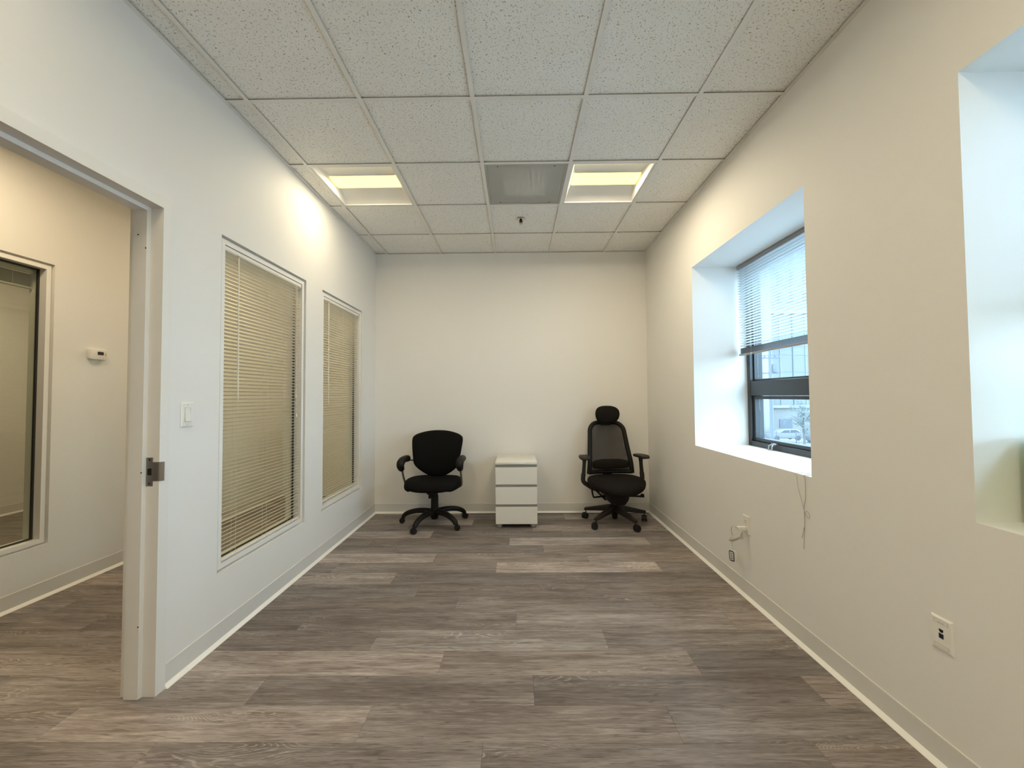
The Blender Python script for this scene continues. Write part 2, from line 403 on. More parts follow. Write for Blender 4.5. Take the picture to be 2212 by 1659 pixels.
# ------------------------------------------------------------------ floor and planks
YE = 5.3
fl = MB().box(XF - 0.1, XO, YR - 0.1, YE, -0.12, -0.006).build('floor', 'plank', smooth=False)
fl.color = (0.5, 0.5, 0.5, 1)
tag(fl, 'grey-brown wood plank floor of the office and hallway', 'floor', kind='structure')
PW, PL, PY0 = 0.1804, 1.218, 1.533
joints = {-1: -0.132, 0: -0.609, 1: -1.151, 2: -0.372, 3: -0.757, 4: -0.010, 5: -0.379, 6: -0.662, 7: 0.34, 8: -0.158, 9: -0.658, 10: 0.22,
          11: -0.068, 12: -0.798, 13: 0.15, 14: -0.45, 15: 0.5, -2: 0.42, -3: -0.8}
known = {(-1, 0): 0.86, (-1, -1): 0.90, (-1, 1): 0.95, (0, -1): 1.22, (0, 0): 0.96, (0, 1): 0.95, (1, -1): 1.18, (1, 0): 0.88, (2, -1): 1.22, (2, 0): 1.02, (2, 1): 0.80, (3, -1): 0.86, (3, 0): 1.12,
         (3, 1): 0.98, (4, -2): 0.78, (4, -1): 0.88, (4, 0): 1.10, (4, 1): 1.16, (5, -1): 0.84, (5, 0): 0.95, (6, -1): 0.86, (6, 0): 0.84, (7, -1): 0.82, (7, 0): 0.84,
         (8, -1): 0.98, (8, 0): 1.36, (9, -1): 1.30, (9, 0): 1.0, (10, -1): 0.92, (10, 0): 0.95, (11, -1): 0.84, (11, 0): 1.30, (12, -1): 1.22, (12, 0): 0.84, (13, -1): 0.8, (14, 0): 0.8}
rng = random.Random(7)
plank_meshes = {}
def plank_mesh(L, W):
    k = (round(L, 3), round(W, 3))
    if k not in plank_meshes:
        plank_meshes[k] = MB().box(-L / 2, L / 2, -W / 2, W / 2, -0.006, 0.0).mesh('plank', bevel=0.0007, seg=1, smooth=False)
    return plank_meshes[k]
for row in range(-8, 21):
    y0 = PY0 + PW * row; y1 = min(y0 + PW, YE)
    xj = joints.get(row, rng.uniform(-0.8, 0.4))
    for k in range(-6, 4):
        a = xj + PL * k; b = a + PL
        a2, b2 = max(a, XF), min(b, XR + 0.05)
        tint = known.get((row, k), rng.choice([0.82, 0.88, 0.92, 0.97, 1.0, 1.06, 1.15, 1.22]))
        warm = rng.uniform(-0.025, 0.03)
        if b2 - a2 < 0.02 or y1 - y0 < 0.02: continue
        if row > 15 and a2 > XL: continue
        o = put('plank', plank_mesh(b2 - a2 - 0.0006, y1 - y0 - 0.0006), 'plank', fl, ((a2 + b2) / 2, (y0 + y1) / 2, 0))
        tint = 1.04 * tint ** 1.5; o.color = (tint * (1 + warm), tint, tint * (1 - warm), 1)

# ------------------------------------------------------------------ walls
wall('wall_left', YR, YB, 0, 3.15, XHR, XL, [(DY0 - 0.02, DY1 + 0.02, -0.01, DZ + 0.02)] + [(a, b, IZ[0], IZ[1]) for a, b in IW], 'x', 'wall_paint', 'white painted left wall with doorway and two blind-covered windows')
wall('wall_right', YR, YB + 0.1, 0, 3.15, XR, XO, [(a, b, WZ[0], WZ[1]) for a, b in (W1, W2)], 'x', 'wall_paint', 'white painted right wall with two deep window recesses')
wall('wall_back', XL, XR, 0, 3.15, YB, YB + 0.12, [], 'y', 'wall_paint', 'white painted back wall behind the chairs')
wall('wall_rear', XF - 0.1, XO, 0, 3.15, YR - 0.12, YR, [], 'y', 'wall_paint', 'white painted wall behind the camera')
wall('wall_hallway', YR, YE, 0, 3.15, XH - 0.13, XH, [(HW[0], HW[1], HZ[0], HZ[1])], 'x', 'wall_paint', 'warm white hallway wall with thermostat, seen through the doorway')
wall('wall_hallway_end', XF - 0.1, XHR, 0, 3.15, YE, YE + 0.12, [], 'y', 'wall_paint', 'white painted end wall of the hallway')
wall('wall_left_return', XHR, XL, 0, 3.15, YB, YE, [], 'y', 'wall_paint', 'white painted wall stub continuing along the hallway')
wall('wall_far', YR, YE, 0, 3.15, XF - 0.12, XF, [], 'x', 'wall_paint', 'far wall of the room across the hallway')

# cove base: profile extruded along each wall
def baseboard(name, axis, face, dirn, a0, a1, label):
    pr = lambda P: [(face + dirn * d, z) for d, z in P]
    o = MB().prism(pr([(0, 0.018), (0.0045, 0.018), (0.004, 0.102), (0.0022, 0.105), (0, 0.105)]), a0, a1, axis).build(name, 'rubber_base', ang=25)
    MB().prism(pr([(0, 0.0), (0.021, 0.0), (0.020, 0.003), (0.0125, 0.008), (0.0065, 0.0155), (0.0045, 0.0178), (0, 0.0178)]), a0, a1, axis).build('toe', 'toe_white', o, ang=60)
    tag(o, label, 'baseboard', kind='structure')
baseboard('baseboard_left', 'y', XL, 1, 1.807, YB, 'white cove base along the left wall under the blinds')
baseboard('baseboard_rear_left', 'y', XL, 1, YR, 0.795, 'white cove base on the left wall before the doorway')
baseboard('baseboard_right', 'y', XR, -1, YR, YB, 'white cove base along the right wall under the windows')
baseboard('baseboard_back', 'x', YB, -1, XL + 0.004, XR - 0.004, 'white cove base along the back wall behind the chairs')
baseboard('baseboard_hallway', 'y', XH, 1, YR, YE, 'white cove base along the hallway wall below the thermostat')
baseboard('baseboard_far', 'y', XF, 1, YR, YE, 'cove base in the room seen through the hallway window')

# ------------------------------------------------------------------ ceiling: slab, grid bars, tiles
T = 0.6096
cols = [-1.4425 + T * i for i in range(5)]
rows = [2.1217 + T * i for i in range(-7, 4)]
ce = MB().box(XF - 0.1, XO, YR - 0.1, YE + 0.1, 3.15, 3.25).build('ceiling', 'duct_dark', smooth=False)
tag(ce, 'white speckled suspended tile ceiling with thin metal grid', 'ceiling', kind='structure')
ce2 = MB().box(XF, XH - 0.13, YR, YE, ZC, ZC + 0.02).box(XH, XHR, YR, YE, ZC, ZC + 0.02).build('ceiling_hallway', 'wall_paint', smooth=False)
tag(ce2, 'plain white hallway ceiling', 'ceiling', kind='structure')
BW = 0.024
troffers = [(0, 8), (3, 8), (0, 4), (3, 4), (0, 1), (3, 1)]     # (column, row) cells that hold lights
vent = (2, 8)
for c in cols:
    MB().box(-BW / 2, BW / 2, YR + 0.02, YB - 0.02, 0, 0.0012).box(-0.0015, 0.0015, YR + 0.02, YB - 0.02, 0.0012, 0.03).build('grid_bar', 'grid_metal', ce, (c, 0, ZC), smooth=False)
xe = [XL + 0.02] + cols + [XR - 0.02]; ye = [YR + 0.02] + rows + [YB - 0.02]
seg_m = {}
for y in rows:
    for i in range(len(xe) - 1):
        a = xe[i] + (BW / 2 if i else 0); b = xe[i + 1] - (BW / 2 if i < len(xe) - 2 else 0); L = round(b - a, 4)
        if L not in seg_m: seg_m[L] = MB().box(-L / 2, L / 2, -BW / 2, BW / 2, 0, 0.0012).box(-L / 2, L / 2, -0.0015, 0.0015, 0.0012, 0.03).mesh('grid_bar', smooth=False)
        put('grid_bar', seg_m[L], 'grid_metal', ce, ((a + b) / 2, y, ZC - 0.0002))
MB().box(XL, XL + 0.02, YR, YB, ZC, ZC + 0.0012).build('wall_angle', 'grid_metal', ce, smooth=False)
MB().box(XR - 0.02, XR, YR, YB, ZC, ZC + 0.0012).build('wall_angle', 'grid_metal', ce, smooth=False)
MB().box(XL + 0.02, XR - 0.02, YB - 0.02, YB, ZC, ZC + 0.0012).build('wall_angle', 'grid_metal', ce, smooth=False)
MB().box(XL + 0.02, XR - 0.02, YR, YR + 0.02, ZC, ZC + 0.0012).build('wall_angle', 'grid_metal', ce, smooth=False)
tm = {}
for i in range(len(xe) - 1):
    for j in range(len(ye) - 1):
        if (i - 1, j - 1) in troffers or (i - 1, j - 1) == vent: continue
        a, b, c, d = xe[i], xe[i + 1], ye[j], ye[j + 1]
        if i == 0: a -= 0.015
        if i == len(xe) - 2: b += 0.015
        if j == 0: c -= 0.015
        if j == len(ye) - 2: d += 0.015
        L, Wd = round(b - a - 0.012, 4), round(d - c - 0.012, 4)
        if (L, Wd) not in tm: tm[(L, Wd)] = MB().box(-L / 2, L / 2, -Wd / 2, Wd / 2, 0.0, 0.015).mesh('ceiling_tile', bevel=0.0015, seg=1, smooth=False)
        put('ceiling_tile', tm[(L, Wd)], 'ceiling_tile', ce, ((a + b) / 2, (c + d) / 2, ZC + 0.0075 + rng.uniform(-0.0012, 0.0015)))

# ------------------------------------------------------------------ troffer lights
def make_troffer():
    t = thing('ceiling_light', '', 'ceiling light')
    h = T / 2 - 0.013
    MB().ringz(-h, h, -h, h, 0.0015, 0.012, 0.014).build('frame', 'troffer_white', t)
    hi = h - 0.0142
    LW, LZ = 0.086, 0.046                              # lens half width, lens edge height
    ex = 0.032                                        # end plates lean inwards
    def curve(sgn):                                  # curved reflector panel from the rim up to the lens
        P = []
        for k in range(9):
            q = k / 8; P.append((sgn * (hi - (hi - LW - 0.006) * q), 0.010 + 0.044 * math.sin(q * PI / 2) ** 0.9))
        return P
    for sg in (-1, 1):
        P = curve(sg); v = []; f = []
        for (y, z) in P:
            xe_ = hi - ex * (z - 0.010) / 0.044
            for x in (-xe_, xe_): v += [(x, y, z), (x, y, z + 0.002)]
        for k in range(len(P) - 1):
            a = 4 * k
            f += [(a, a + 2, a + 6, a + 4), (a + 1, a + 5, a + 7, a + 3)]
        MB().add(v, f).build('reflector', 'troffer_white', t)
        prof = curve(-1) + list(reversed(curve(1)))    # leaning end plate
        v = []
        for dx in (0.0, 0.0015):
            for (y, z) in prof: v.append((sg * (hi - ex * (z - 0.010) / 0.044 + dx), y, z))
        n_ = len(prof)
        MB().add(v, [tuple(range(n_)), tuple(range(2 * n_ - 1, n_ - 1, -1))]).build('end_plate', 'troffer_white', t, smooth=False)
    MB().box(-hi, hi, -LW - 0.01, LW + 0.01, 0.058, 0.062).build('tray', 'troffer_white', t, smooth=False)
    prof = [(LW * math.cos(a), LZ + 0.006 - 0.016 * math.sin(a)) for a in [PI * k / 14 for k in range(15)]]
    MB().prism(prof, -hi + ex, hi - ex, 'x').build('lens', 'lens', t, ang=60)
    for sg in (-1, 1):
        MB().box(-hi + ex, hi - ex, sg * (LW + 0.003) - 0.003, sg * (LW + 0.003) + 0.003, 0.047, 0.054).build('lens_rail', 'troffer_white', t)
    return t
def lamp_at(t, w, col):
    ld = bpy.data.lights.new('lamp_light', 'AREA'); ld.shape = 'RECTANGLE'; ld.size = 0.48; ld.size_y = 0.15; ld.energy = w; ld.color = col; ld.spread = R(180)
    lo = bpy.data.objects.new('lamp_light', ld); COL.objects.link(lo); lo.parent = t; lo.location = (0, 0, 0.0335)
tro = make_troffer()
tl = {(0, 8): 'lit recessed ceiling light beside the left wall, above the blinds', (3, 8): 'lit recessed ceiling light right of the grey air vent',
      (0, 4): 'recessed ceiling light overhead left, just outside the picture', (3, 4): 'recessed ceiling light overhead right, just outside the picture',
      (0, 1): 'recessed ceiling light at the left rear of the office', (3, 1): 'recessed ceiling light at the right rear of the office'}
first = True
spots = [((cols[c] + T / 2, rows[r] + T / 2), tl[(c, r)], {(0, 8): 0.66, (3, 8): 1.40, (0, 4): 0.60, (3, 4): 0.50, (0, 1): 1.5, (3, 1): 1.4}[(c, r)]) for (c, r) in troffers]
spots += [((-2.40, 2.0), 'recessed hallway ceiling light near the doorway', 1.2), ((-2.40, 4.3), 'recessed ceiling light at the hallway end', 1.0), ((-4.6, 3.4), 'recessed ceiling light of the room across the hallway', 1.9)]
for (x, y), lab, k in spots:
    t = tro if first else copy_tree(tro)
    first = False
    t.location = (x, y, ZC - (0.0 if x > -1.6 else 0.064)); tag(t, lab, 'ceiling light', 'recessed ceiling lights')
for t in [o for o in list(bpy.data.objects) if o.name.startswith('ceiling_light')]:
    k = [s[2] for s in spots if abs(s[0][0] - t.location.x) < 1e-3 and abs(s[0][1] - t.location.y) < 1e-3][0]
    lamp_at(t, LAMP_W * k, LAMP_COL if t.location.x > -1.6 else HALL_COL)

# ------------------------------------------------------------------ air vent and sprinkler
vt = thing('air_vent', 'grey perforated square air vent panel set in the ceiling grid', 'air vent', (cols[2] + T / 2, rows[8] + T / 2, ZC))
h = T / 2 - 0.013
MB().ringz(-h, h, -h, h, 0.0015, 0.007, 0.016).build('frame', 'diffuser_frame', vt)
MB().box(-h + 0.017, h - 0.017, -h + 0.017, h - 0.017, 0.0035, 0.0055).build('perforated_panel', 'perforated', vt, smooth=False)
MB().box(-h, h, -h, h, 0.075, 0.08).box(-h, -h + 0.003, -h, h, 0.008, 0.075).box(h - 0.003, h, -h, h, 0.008, 0.075).box(-h, h, -h, -h + 0.003, 0.008, 0.075).box(-h, h, h - 0.003, h, 0.008, 0.075).build('plenum_box', 'duct_dark', vt, smooth=False)
q = 0.155
MB().box(-q, q, -0.003, 0.003, 0.008, 0.05).box(-0.003, 0.003, -q, q, 0.008, 0.05).ringz(-q - 0.006, q + 0.006, -q - 0.006, q + 0.006, 0.008, 0.05, 0.006).build('divider', 'louver', vt, smooth=False)
for sx_, sy_ in ((-1, -1), (1, -1), (-1, 1), (1, 1)):
    vert = (sx_ * sy_ < 0)
    for k in range(4):
        o_ = 0.022 + k * 0.037
        if vert:
            M = Matrix.Translation((sx_ * o_, sy_ * q / 2, 0.011)) @ Matrix.Rotation(R(12) * sx_, 4, 'Y'); b_ = MB().box(-0.0095, 0.0095, -q / 2 + 0.004, q / 2 - 0.004, -0.001, 0.001, M)
        else:
            M = Matrix.Translation((sx_ * q / 2, sy_ * o_, 0.011)) @ Matrix.Rotation(-R(12) * sy_, 4, 'X'); b_ = MB().box(-q / 2 + 0.004, q / 2 - 0.004, -0.0095, 0.0095, -0.001, 0.001, M)
        b_.build('louver', 'louver', vt, smooth=False)
for sx_ in (-1, 1):
    for sy_ in (-1, 1):
        MB().lathe([(0.004, 0.0), (0.004, 0.004)], 8).build('screw', 'sprinkler_dark', vt, (sx_ * 0.20, sy_ * 0.26, 0.0005))
sp = thing('fire_sprinkler', 'small metal fire sprinkler head hanging below a ceiling tile', 'sprinkler', (0.054, 3.619, ZC + 0.004))
MB().lathe([(0.016, 0.0), (0.036, -0.001), (0.037, -0.004), (0.024, -0.010), (0.014, -0.011)], 24).build('escutcheon', 'chrome', sp)
MB().lathe([(0.0125, -0.010), (0.0125, -0.020), (0.015, -0.021), (0.015, -0.027), (0.009, -0.028)], 12).build('body', 'sprinkler_dark', sp)
for sg in (-1, 1):
    MB().tube(smooth_path([(sg * 0.012, 0, -0.025), (sg * 0.014, 0, -0.033), (sg * 0.009, 0, -0.041), (0, 0, -0.046)], 4), 0.0028, 8).build('frame_arm', 'chrome', sp)
MB().lathe([(0.0025, -0.028), (0.0025, -0.045)], 8).build('glass_bulb', 'sprinkler_dark', sp)
MB().lathe([(0.006, -0.046), (0.014, -0.049), (0.014, -0.0505), (0.004, -0.051)], 16).build('deflector', 'chrome', sp)

# ------------------------------------------------------------------ door frame
df = thing('door_1', 'off-white metal frame of the open doorway to the hallway', 'door frame', (0, 0, 0), kind='structure')
XF0, XF1 = XL + 0.010, XHR - 0.010
def jamb_profile(y, s):     # s=+1: jamb at the far side (opening is towards -y)
    o = lambda d: y + s * d
    return [(XF0, o(0.050)), (XF0, o(0.0)), (-1.622, o(0.0)), (-1.626, o(-0.016)), (-1.688, o(-0.016)), (-1.690, o(0.0)), (XF1, o(0.0)), (XF1, o(0.050)), (XHR - 0.001, o(0.050)), (XHR - 0.001, o(0.012)), (XL + 0.001, o(0.012)), (XL + 0.001, o(0.050))]
for y, s, nm in ((DY1, 1, 'jamb'), (DY0, -1, 'jamb')):
    mb = MB().prism(jamb_profile(y, s), 0.001, DZ, 'z')
    jb = mb.build(nm, 'trim_paint', df, smooth=False)
    if s > 0: jamb = jb
def hp(): # header profile in (x,z)
    z = DZ
    return [(XF0, z + 0.050), (XF0, z), (-1.622, z), (-1.626, z - 0.016), (-1.688, z - 0.016), (-1.690, z), (XF1, z), (XF1, z + 0.050), (XHR - 0.001, z + 0.050), (XHR - 0.001, z + 0.012), (XL + 0.001, z + 0.012), (XL + 0.001, z + 0.050)]
MB().prism(hp(), DY0 - 0.050, DY1 + 0.050, 'y').build('header', 'trim_paint', df, smooth=False)
# strike plate with latch hole and lip, let into the far jamb
M = None
st = MB().box(-1.6215, -1.592, DY1 - 0.0022, DY1 + 0.002, 0.903, 1.028)
stp = st.build('strike_plate', 'steel', jamb, bevel=0.0006, seg=1); stp['label'] = 'brushed steel strike plate'
MB().prism([(-1.593, DY1 - 0.0022), (-1.570, DY1 - 0.0022), (-1.558, DY1 + 0.0025), (-1.550, DY1 + 0.010), (-1.5515, DY1 + 0.0115), (-1.560, DY1 + 0.004), (-1.571, DY1 + 0.0), (-1.593, DY1 + 0.0)], 0.925, 1.008, 'z').build('strike_lip', 'steel', jamb, ang=50)
hole = [(-1.6150 + 0.0185 * u, 0.9655 + v) for u, v in ((0.0, -0.012), (0.35, -0.015), (1, -0.015), (1, 0.015), (0.35, 0.015), (0.0, 0.012))]
MB().prism([(x, z) for x, z in hole], DY1 - 0.0026, DY1 - 0.0018, 'y').build('latch_hole', 'dark_hole', jamb, smooth=False)
for z in (0.914, 1.018):
    MB().lathe([(0.0042, 0), (0.0042, 0.0006)], 10, Matrix.Translation((-1.607, DY1 - 0.0021, z)) @ Matrix.Rotation(R(90), 4, 'X')).build('screw', 'dark_hole', jamb)
for x, z in ((-1.629, 1.95), (-1.664, 2.01), (-1.629, 0.964), (-1.6295, 0.306)):
    MB().lathe([(0.0032, 0), (0.0032, 0.0006)], 10, Matrix.Translation((x, DY1 - 0.0161, z)) @ Matrix.Rotation(R(90), 4, 'X')).build('screw_hole', 'dark_hole', jamb)

# ------------------------------------------------------------------ interior windows (frame, gasket, pane)
def interior_window(n, xa, xb, yy, zz, label):
    """xa: wall face on the glass side, xb: wall face on the blind side"""
    w = thing('window_%d' % n, label, 'window', kind='structure')
    s = 1 if xb > xa else -1
    X = lambda d: xa + s * d
    lo = lambda a, b: (min(X(a), X(b)), max(X(a), X(b)))
    D = abs(xb - xa)
    y0, y1 = yy; z0, z1 = zz
    g = 0.013
    mb = MB()
    a, b = lo(0.030, D - 0.030); mb.ringx(a, b, y0 + 0.0005, y1 - 0.0005, z0 + 0.0005, z1 - 0.0005, g)
    a, b = lo(0.009, D - 0.009); mb.ringx(a, b, y0 + g + 0.001, y1 - g - 0.001, z0 + g + 0.001, z1 - g - 0.001, 0.026)
    mb.build('frame', 'window_trim', w, smooth=False)
    i = g + 0.0275
    a, b = lo(0.054, 0.068); MB().ringx(a, b, y0 + i, y1 - i, z0 + i, z1 - i, 0.009).build('gasket', 'gasket', w, smooth=False)
    a, b = lo(0.058, 0.064); MB().box(a, b, y0 + i + 0.009, y1 - i - 0.009, z0 + i + 0.009, z1 - i - 0.009).build('pane', 'glass_green', w, smooth=False)
    return w
interior_window(1, XHR, XL, IW[0], IZ, 'white framed interior window nearest the doorway')
interior_window(2, XHR, XL, IW[1], IZ, 'white framed interior window nearest the back wall')
interior_window(3, XH, XH - 0.13, HW, HZ, 'framed glass window in the hallway wall, left of the thermostat')

# ------------------------------------------------------------------ blinds
def slat_mesh(L, mt):
    w = 0.025; n = 5; v = []; f = []
    pts = []
    for k in range(n):
        t = -0.5 + k / (n - 1); pts.append((t * w, 0.0016 * (1 - 4 * t * t)))
    for y in (-L / 2, L / 2):
        for (x, z) in pts: v.append((x, y, z + 0.0002))
        for (x, z) in pts: v.append((x, y, z - 0.0002))
    m_ = 2 * n
    for k in range(n - 1):
        f.append((k, k + 1, m_ + k + 1, m_ + k)); f.append((n + k, m_ + n + k, m_ + n + k + 1, n + k + 1))
    f += [(0, m_, m_ + n, n), (n - 1, 2 * n - 1, m_ + 2 * n - 1, m_ + n - 1)]
    me = MB().add(v, f).mesh('slat', ang=60); me.materials.append(MATS[mt]); return me
def blind(label, X, y0, y1, ztop, zbot, tilt, room, slat_m, rail_m, head_m, pitch=0.0212, stack=0, wand=None, cords=(), hh=0.026):
    """hanging mini blind in the YZ plane at X; room=+1 when the viewer side is +X"""
    L = y1 - y0; yc = (y0 + y1) / 2
    b = thing('window_blind', label, 'blind', (X, yc, zbot), group='mini blinds')
    H = ztop - zbot
    MB().prism([(-0.0125, H), (-0.0125, H - hh), (0.008, H - hh), (0.0125, H - hh + 0.006), (0.0125, H - 0.002)] if room > 0 else [(0.0125, H), (0.0125, H - hh), (-0.008, H - hh), (-0.0125, H - hh + 0.006), (-0.0125, H - 0.002)], -L / 2, L / 2, 'y').build('headrail', head_m, b, ang=30)
    sm = slat_mesh(L - 0.008, slat_m)
    z = H - hh - 0.012; floor_z = 0.016 + stack * 0.0034 + 0.008
    while z > floor_z:
        o = put('slat', sm, None, b, (0, 0, z)); o.rotation_euler = (0, -room * tilt, 0); z -= pitch
    for k in range(stack): put('slat', slat_stack(L - 0.008, rail_m), None, b, (0, 0, 0.0165 + k * 0.0034))
    MB().box(-0.0115, 0.0115, -L / 2 + 0.004, L / 2 - 0.004, 0, 0.014).build('bottom_rail', rail_m, b, bevel=0.003)
    for f_ in (-0.36, 0.0, 0.36) if L > 0.5 else (0,):
        if L > 1.0 and f_ == 0.0: continue
        mb = MB()
        hx = 0.0125 * math.cos(tilt) + 0.001
        for sx_ in (-1, 1): mb.tube([(sx_ * hx, f_ * L, 0.012), (sx_ * hx, f_ * L, H - hh)], 0.0007, 5)
        mb.build('ladder_cord', 'cord_white', b)
        MB().box(room * 0.0118 - 0.001, room * 0.0118 + 0.001, f_ * L - 0.008, f_ * L + 0.008, 0.001, 0.012).build('cord_clip', 'cord_white', b)
    if wand:
        yw, lw, lean = wand
        x = room * 0.021
        wd = MB().tube([(x, yw - yc, H - hh - 0.012), (x + room * 0.002, yw - yc + lean, H - hh - lw)], 0.0037, 6).build('tilt_wand', 'cord_white', b)
        MB().tube(smooth_path([(room * 0.008, yw - yc, H - hh + 0.002), (x, yw - yc + 0.001, H - hh - 0.004), (x, yw - yc, H - hh - 0.014)], 4), 0.0014, 6).build('wand_hook', 'steel', wd)
    for (yk, zk, dy) in cords:
        x = room * 0.0185
        P = [(x, yk - yc, H - hh), (x, yk - yc + dy, (H + zk - zbot) / 2 + 0.15), (x, yk - yc + dy * 0.4, zk - zbot)]
        pc = MB().tube(smooth_path(P, 8), 0.0011, 5).build('pull_cord', 'cord_white', b)
        MB().lathe([(0.002, 0.012), (0.0045, 0.004), (0.0055, -0.012), (0.004, -0.014)], 8).build('tassel', 'cord_white', pc, (P[-1][0], P[-1][1], P[-1][2]))
    return b
_st = {}
def slat_stack(L, mt):
    k = (round(L, 3), mt)
    if k not in _st: _st[k] = slat_mesh(L, mt)
    return _st[k]
XBL = XL - 0.024
blind('beige lowered blind in the interior window nearest the doorway', XBL, IW[0][0] + 0.043, IW[0][1] - 0.050, IZ[1] - 0.043, IZ[0] + 0.046, R(15), 1, 'slat_cream', 'rail_white', 'rail_white',
      wand=(2.262, 0.82, 0.004), cords=((2.868, 1.30, 0.012), (2.884, 1.16, -0.006)))
blind('beige lowered blind in the interior window nearest the back wall', XBL, IW[1][0] + 0.043, IW[1][1] - 0.065, IZ[1] - 0.043, IZ[0] + 0.066, R(19), 1, 'slat_cream', 'rail_white', 'rail_white',
      wand=(3.365, 0.86, 0.003), cords=((3.960, 1.25, 0.006),))
blind('blind raised to the top of the hallway window', XH - 0.106, HW[0] + 0.043, HW[1] - 0.044, HZ[1] - 0.043, 2.010, R(4), -1, 'slat_grey', 'slat_grey', 'slat_grey', stack=24, wand=(2.42, 0.70, -0.035))

# ------------------------------------------------------------------ outside windows: dark frame, sashes, panes, latch
def outside_window(n, yy, label):
    w = thing('window_%d' % n, label, 'window', kind='structure')
    y0, y1 = yy; z0, z1 = WZ
    XA, XB = 1.888, 1.992
    mb = MB().ringx(XA, XB, y0 + 0.001, y1 - 0.001, z0 + 0.001, z1 - 0.001, 0.040)
    mb.build('frame', 'dark_frame', w, bevel=0.003, seg=1)
    zm0, zm1 = 1.275, 1.392
    MB().box(XA + 0.003, XB - 0.003, y0 + 0.041, y1 - 0.041, zm0, zm1).build('mullion', 'dark_frame', w, bevel=0.003, seg=1)
    # fixed upper light
    MB().ringx(XA + 0.030, XB - 0.012, y0 + 0.041, y1 - 0.041, zm1, z1 - 0.041, 0.014).build('glazing_bead', 'dark_frame', w, smooth=False)
    MB().box(1.943, 1.949, y0 + 0.056, y1 - 0.056, zm1 + 0.015, z1 - 0.056).build('pane', 'glass', w, smooth=False)
    # lower awning sash
    s_ = MB().ringx(XA + 0.020, XB - 0.014, y0 + 0.043, y1 - 0.043, z0 + 0.043, zm0 - 0.003, 0.024).build('sash', 'dark_frame', w, bevel=0.002, seg=1)
    MB().box(1.943, 1.949, y0 + 0.068, y1 - 0.068, z0 + 0.068, zm0 - 0.028).build('pane', 'glass', w, smooth=False)
    # cam latch on the sill rail
    yl = y1 - 0.320; zl = z0 + 0.036
    lt = MB().box(XA - 0.006, XA + 0.02, yl - 0.022, yl + 0.022, zl - 0.006, zl + 0.012).build('latch', 'latch_metal', s_, bevel=0.002)
    MB().tube([(XA - 0.008, yl + 0.010, zl + 0.004), (XA - 0.026, yl + 0.012, zl - 0.004), (XA - 0.030, yl + 0.014, zl - 0.040)], [0.006, 0.0065, 0.005], 8).tube([(XA - 0.008, yl - 0.006, zl + 0.002), (XA - 0.024, yl - 0.018, zl - 0.010), (XA - 0.028, yl - 0.022, zl - 0.038)], [0.006, 0.0065, 0.005], 8).build('latch_handle', 'latch_metal', w)
    return w
outside_window(4, W1, 'dark framed outside window with half-raised blind and street view')
outside_window(5, W2, 'dark framed outside window in the recess nearest the camera')
blind('white half-raised blind in the far outside window', 1.826, W1[0] + 0.016, W1[1] - 0.018, WZ[1] - 0.004, 1.598, R(14), -1, 'slat_day', 'rail_grey', 'rail_grey', stack=13, hh=0.030)
blind('white half-raised blind in the outside window nearest the camera', 1.826, W2[0] + 0.016, W2[1] - 0.018, WZ[1] - 0.004, 1.560, R(14), -1, 'slat_day', 'rail_grey', 'rail_grey', stack=13, hh=0.030)

# loose pull cord lying over the sill corner and down the wall
cd = thing('blind_cord', 'thin white pull cord hanging over the window sill down the wall', 'cord', (XR - 0.003, 2.05, 0.50))
def cpath(P): return [(x - (XR - 0.003), y - 2.05, z - 0.50) for x, y, z in P]
zS = WZ[0] + 0.0015
MB().tube(smooth_path(cpath([(1.80, 2.05, 1.60), (1.78, 2.035, 1.2), (1.70, 2.026, zS + 0.004), (1.58, 2.04, zS), (XR - 0.002, 2.058, zS + 0.001), (XR - 0.0035, 2.058, zS - 0.02), (XR - 0.003, 2.060, 0.76), (XR - 0.003, 2.072, 0.715), (XR - 0.003, 2.070, 0.66), (XR - 0.003, 2.074, 0.60), (XR - 0.003, 2.082, 0.50)]), 8), 0.0011, 6).build('cord', 'sill_cord', cd)
MB().tube(smooth_path(cpath([(1.80, 2.06, 1.60), (1.79, 2.045, 1.2), (1.66, 2.034, zS + 0.003), (1.55, 2.085, zS), (XR - 0.002, 2.118, zS + 0.001), (XR - 0.0035, 2.118, zS - 0.02), (XR - 0.003, 2.110, 0.80), (XR - 0.003, 2.088, 0.74), (XR - 0.003, 2.074, 0.705)]), 8), 0.0008, 6).build('cord', 'sill_cord', cd)
MB().tube(smooth_path(cpath([(XR - 0.003, 2.071, 0.655), (XR - 0.004, 2.066, 0.685), (XR - 0.005, 2.050, 0.698), (XR - 0.005, 2.034, 0.688), (XR - 0.005, 2.034, 0.668), (XR - 0.005, 2.046, 0.668), (XR - 0.004, 2.062, 0.684)]), 8), 0.0011, 6).build('cord_loop', 'sill_cord', cd)
MB().tube(smooth_path(cpath([(XR - 0.003, 2.073, 0.615), (XR - 0.004, 2.080, 0.585), (XR - 0.004, 2.092, 0.552)]), 6), 0.0011, 6).lathe([(0.001, 0.006), (0.003, 0.003), (0.003, -0.004), (0.001, -0.006)], 8, Matrix.Translation(cpath([(XR - 0.004, 2.074, 0.605)])[0])).build('knot', 'sill_cord', cd)

# green box on the sill of the near recess
gb = thing('green_box', 'green box standing on the window sill nearest the camera', 'box', (1.70, 0.98, WZ[0]))
MB().box(-0.112, 0.10, -0.30, 0.300, 0.001, 0.255).build('box_body', 'green_card', gb, bevel=0.006)
MB().box(-0.112, 0.10, -0.30, 0.300, 0.257, 0.270).build('lid', 'green_card', gb, bevel=0.005)
MB().box(-0.109, 0.097, -0.297, 0.297, 0.2545, 0.2575).build('lid_seam', 'green_dark', gb, smooth=False)

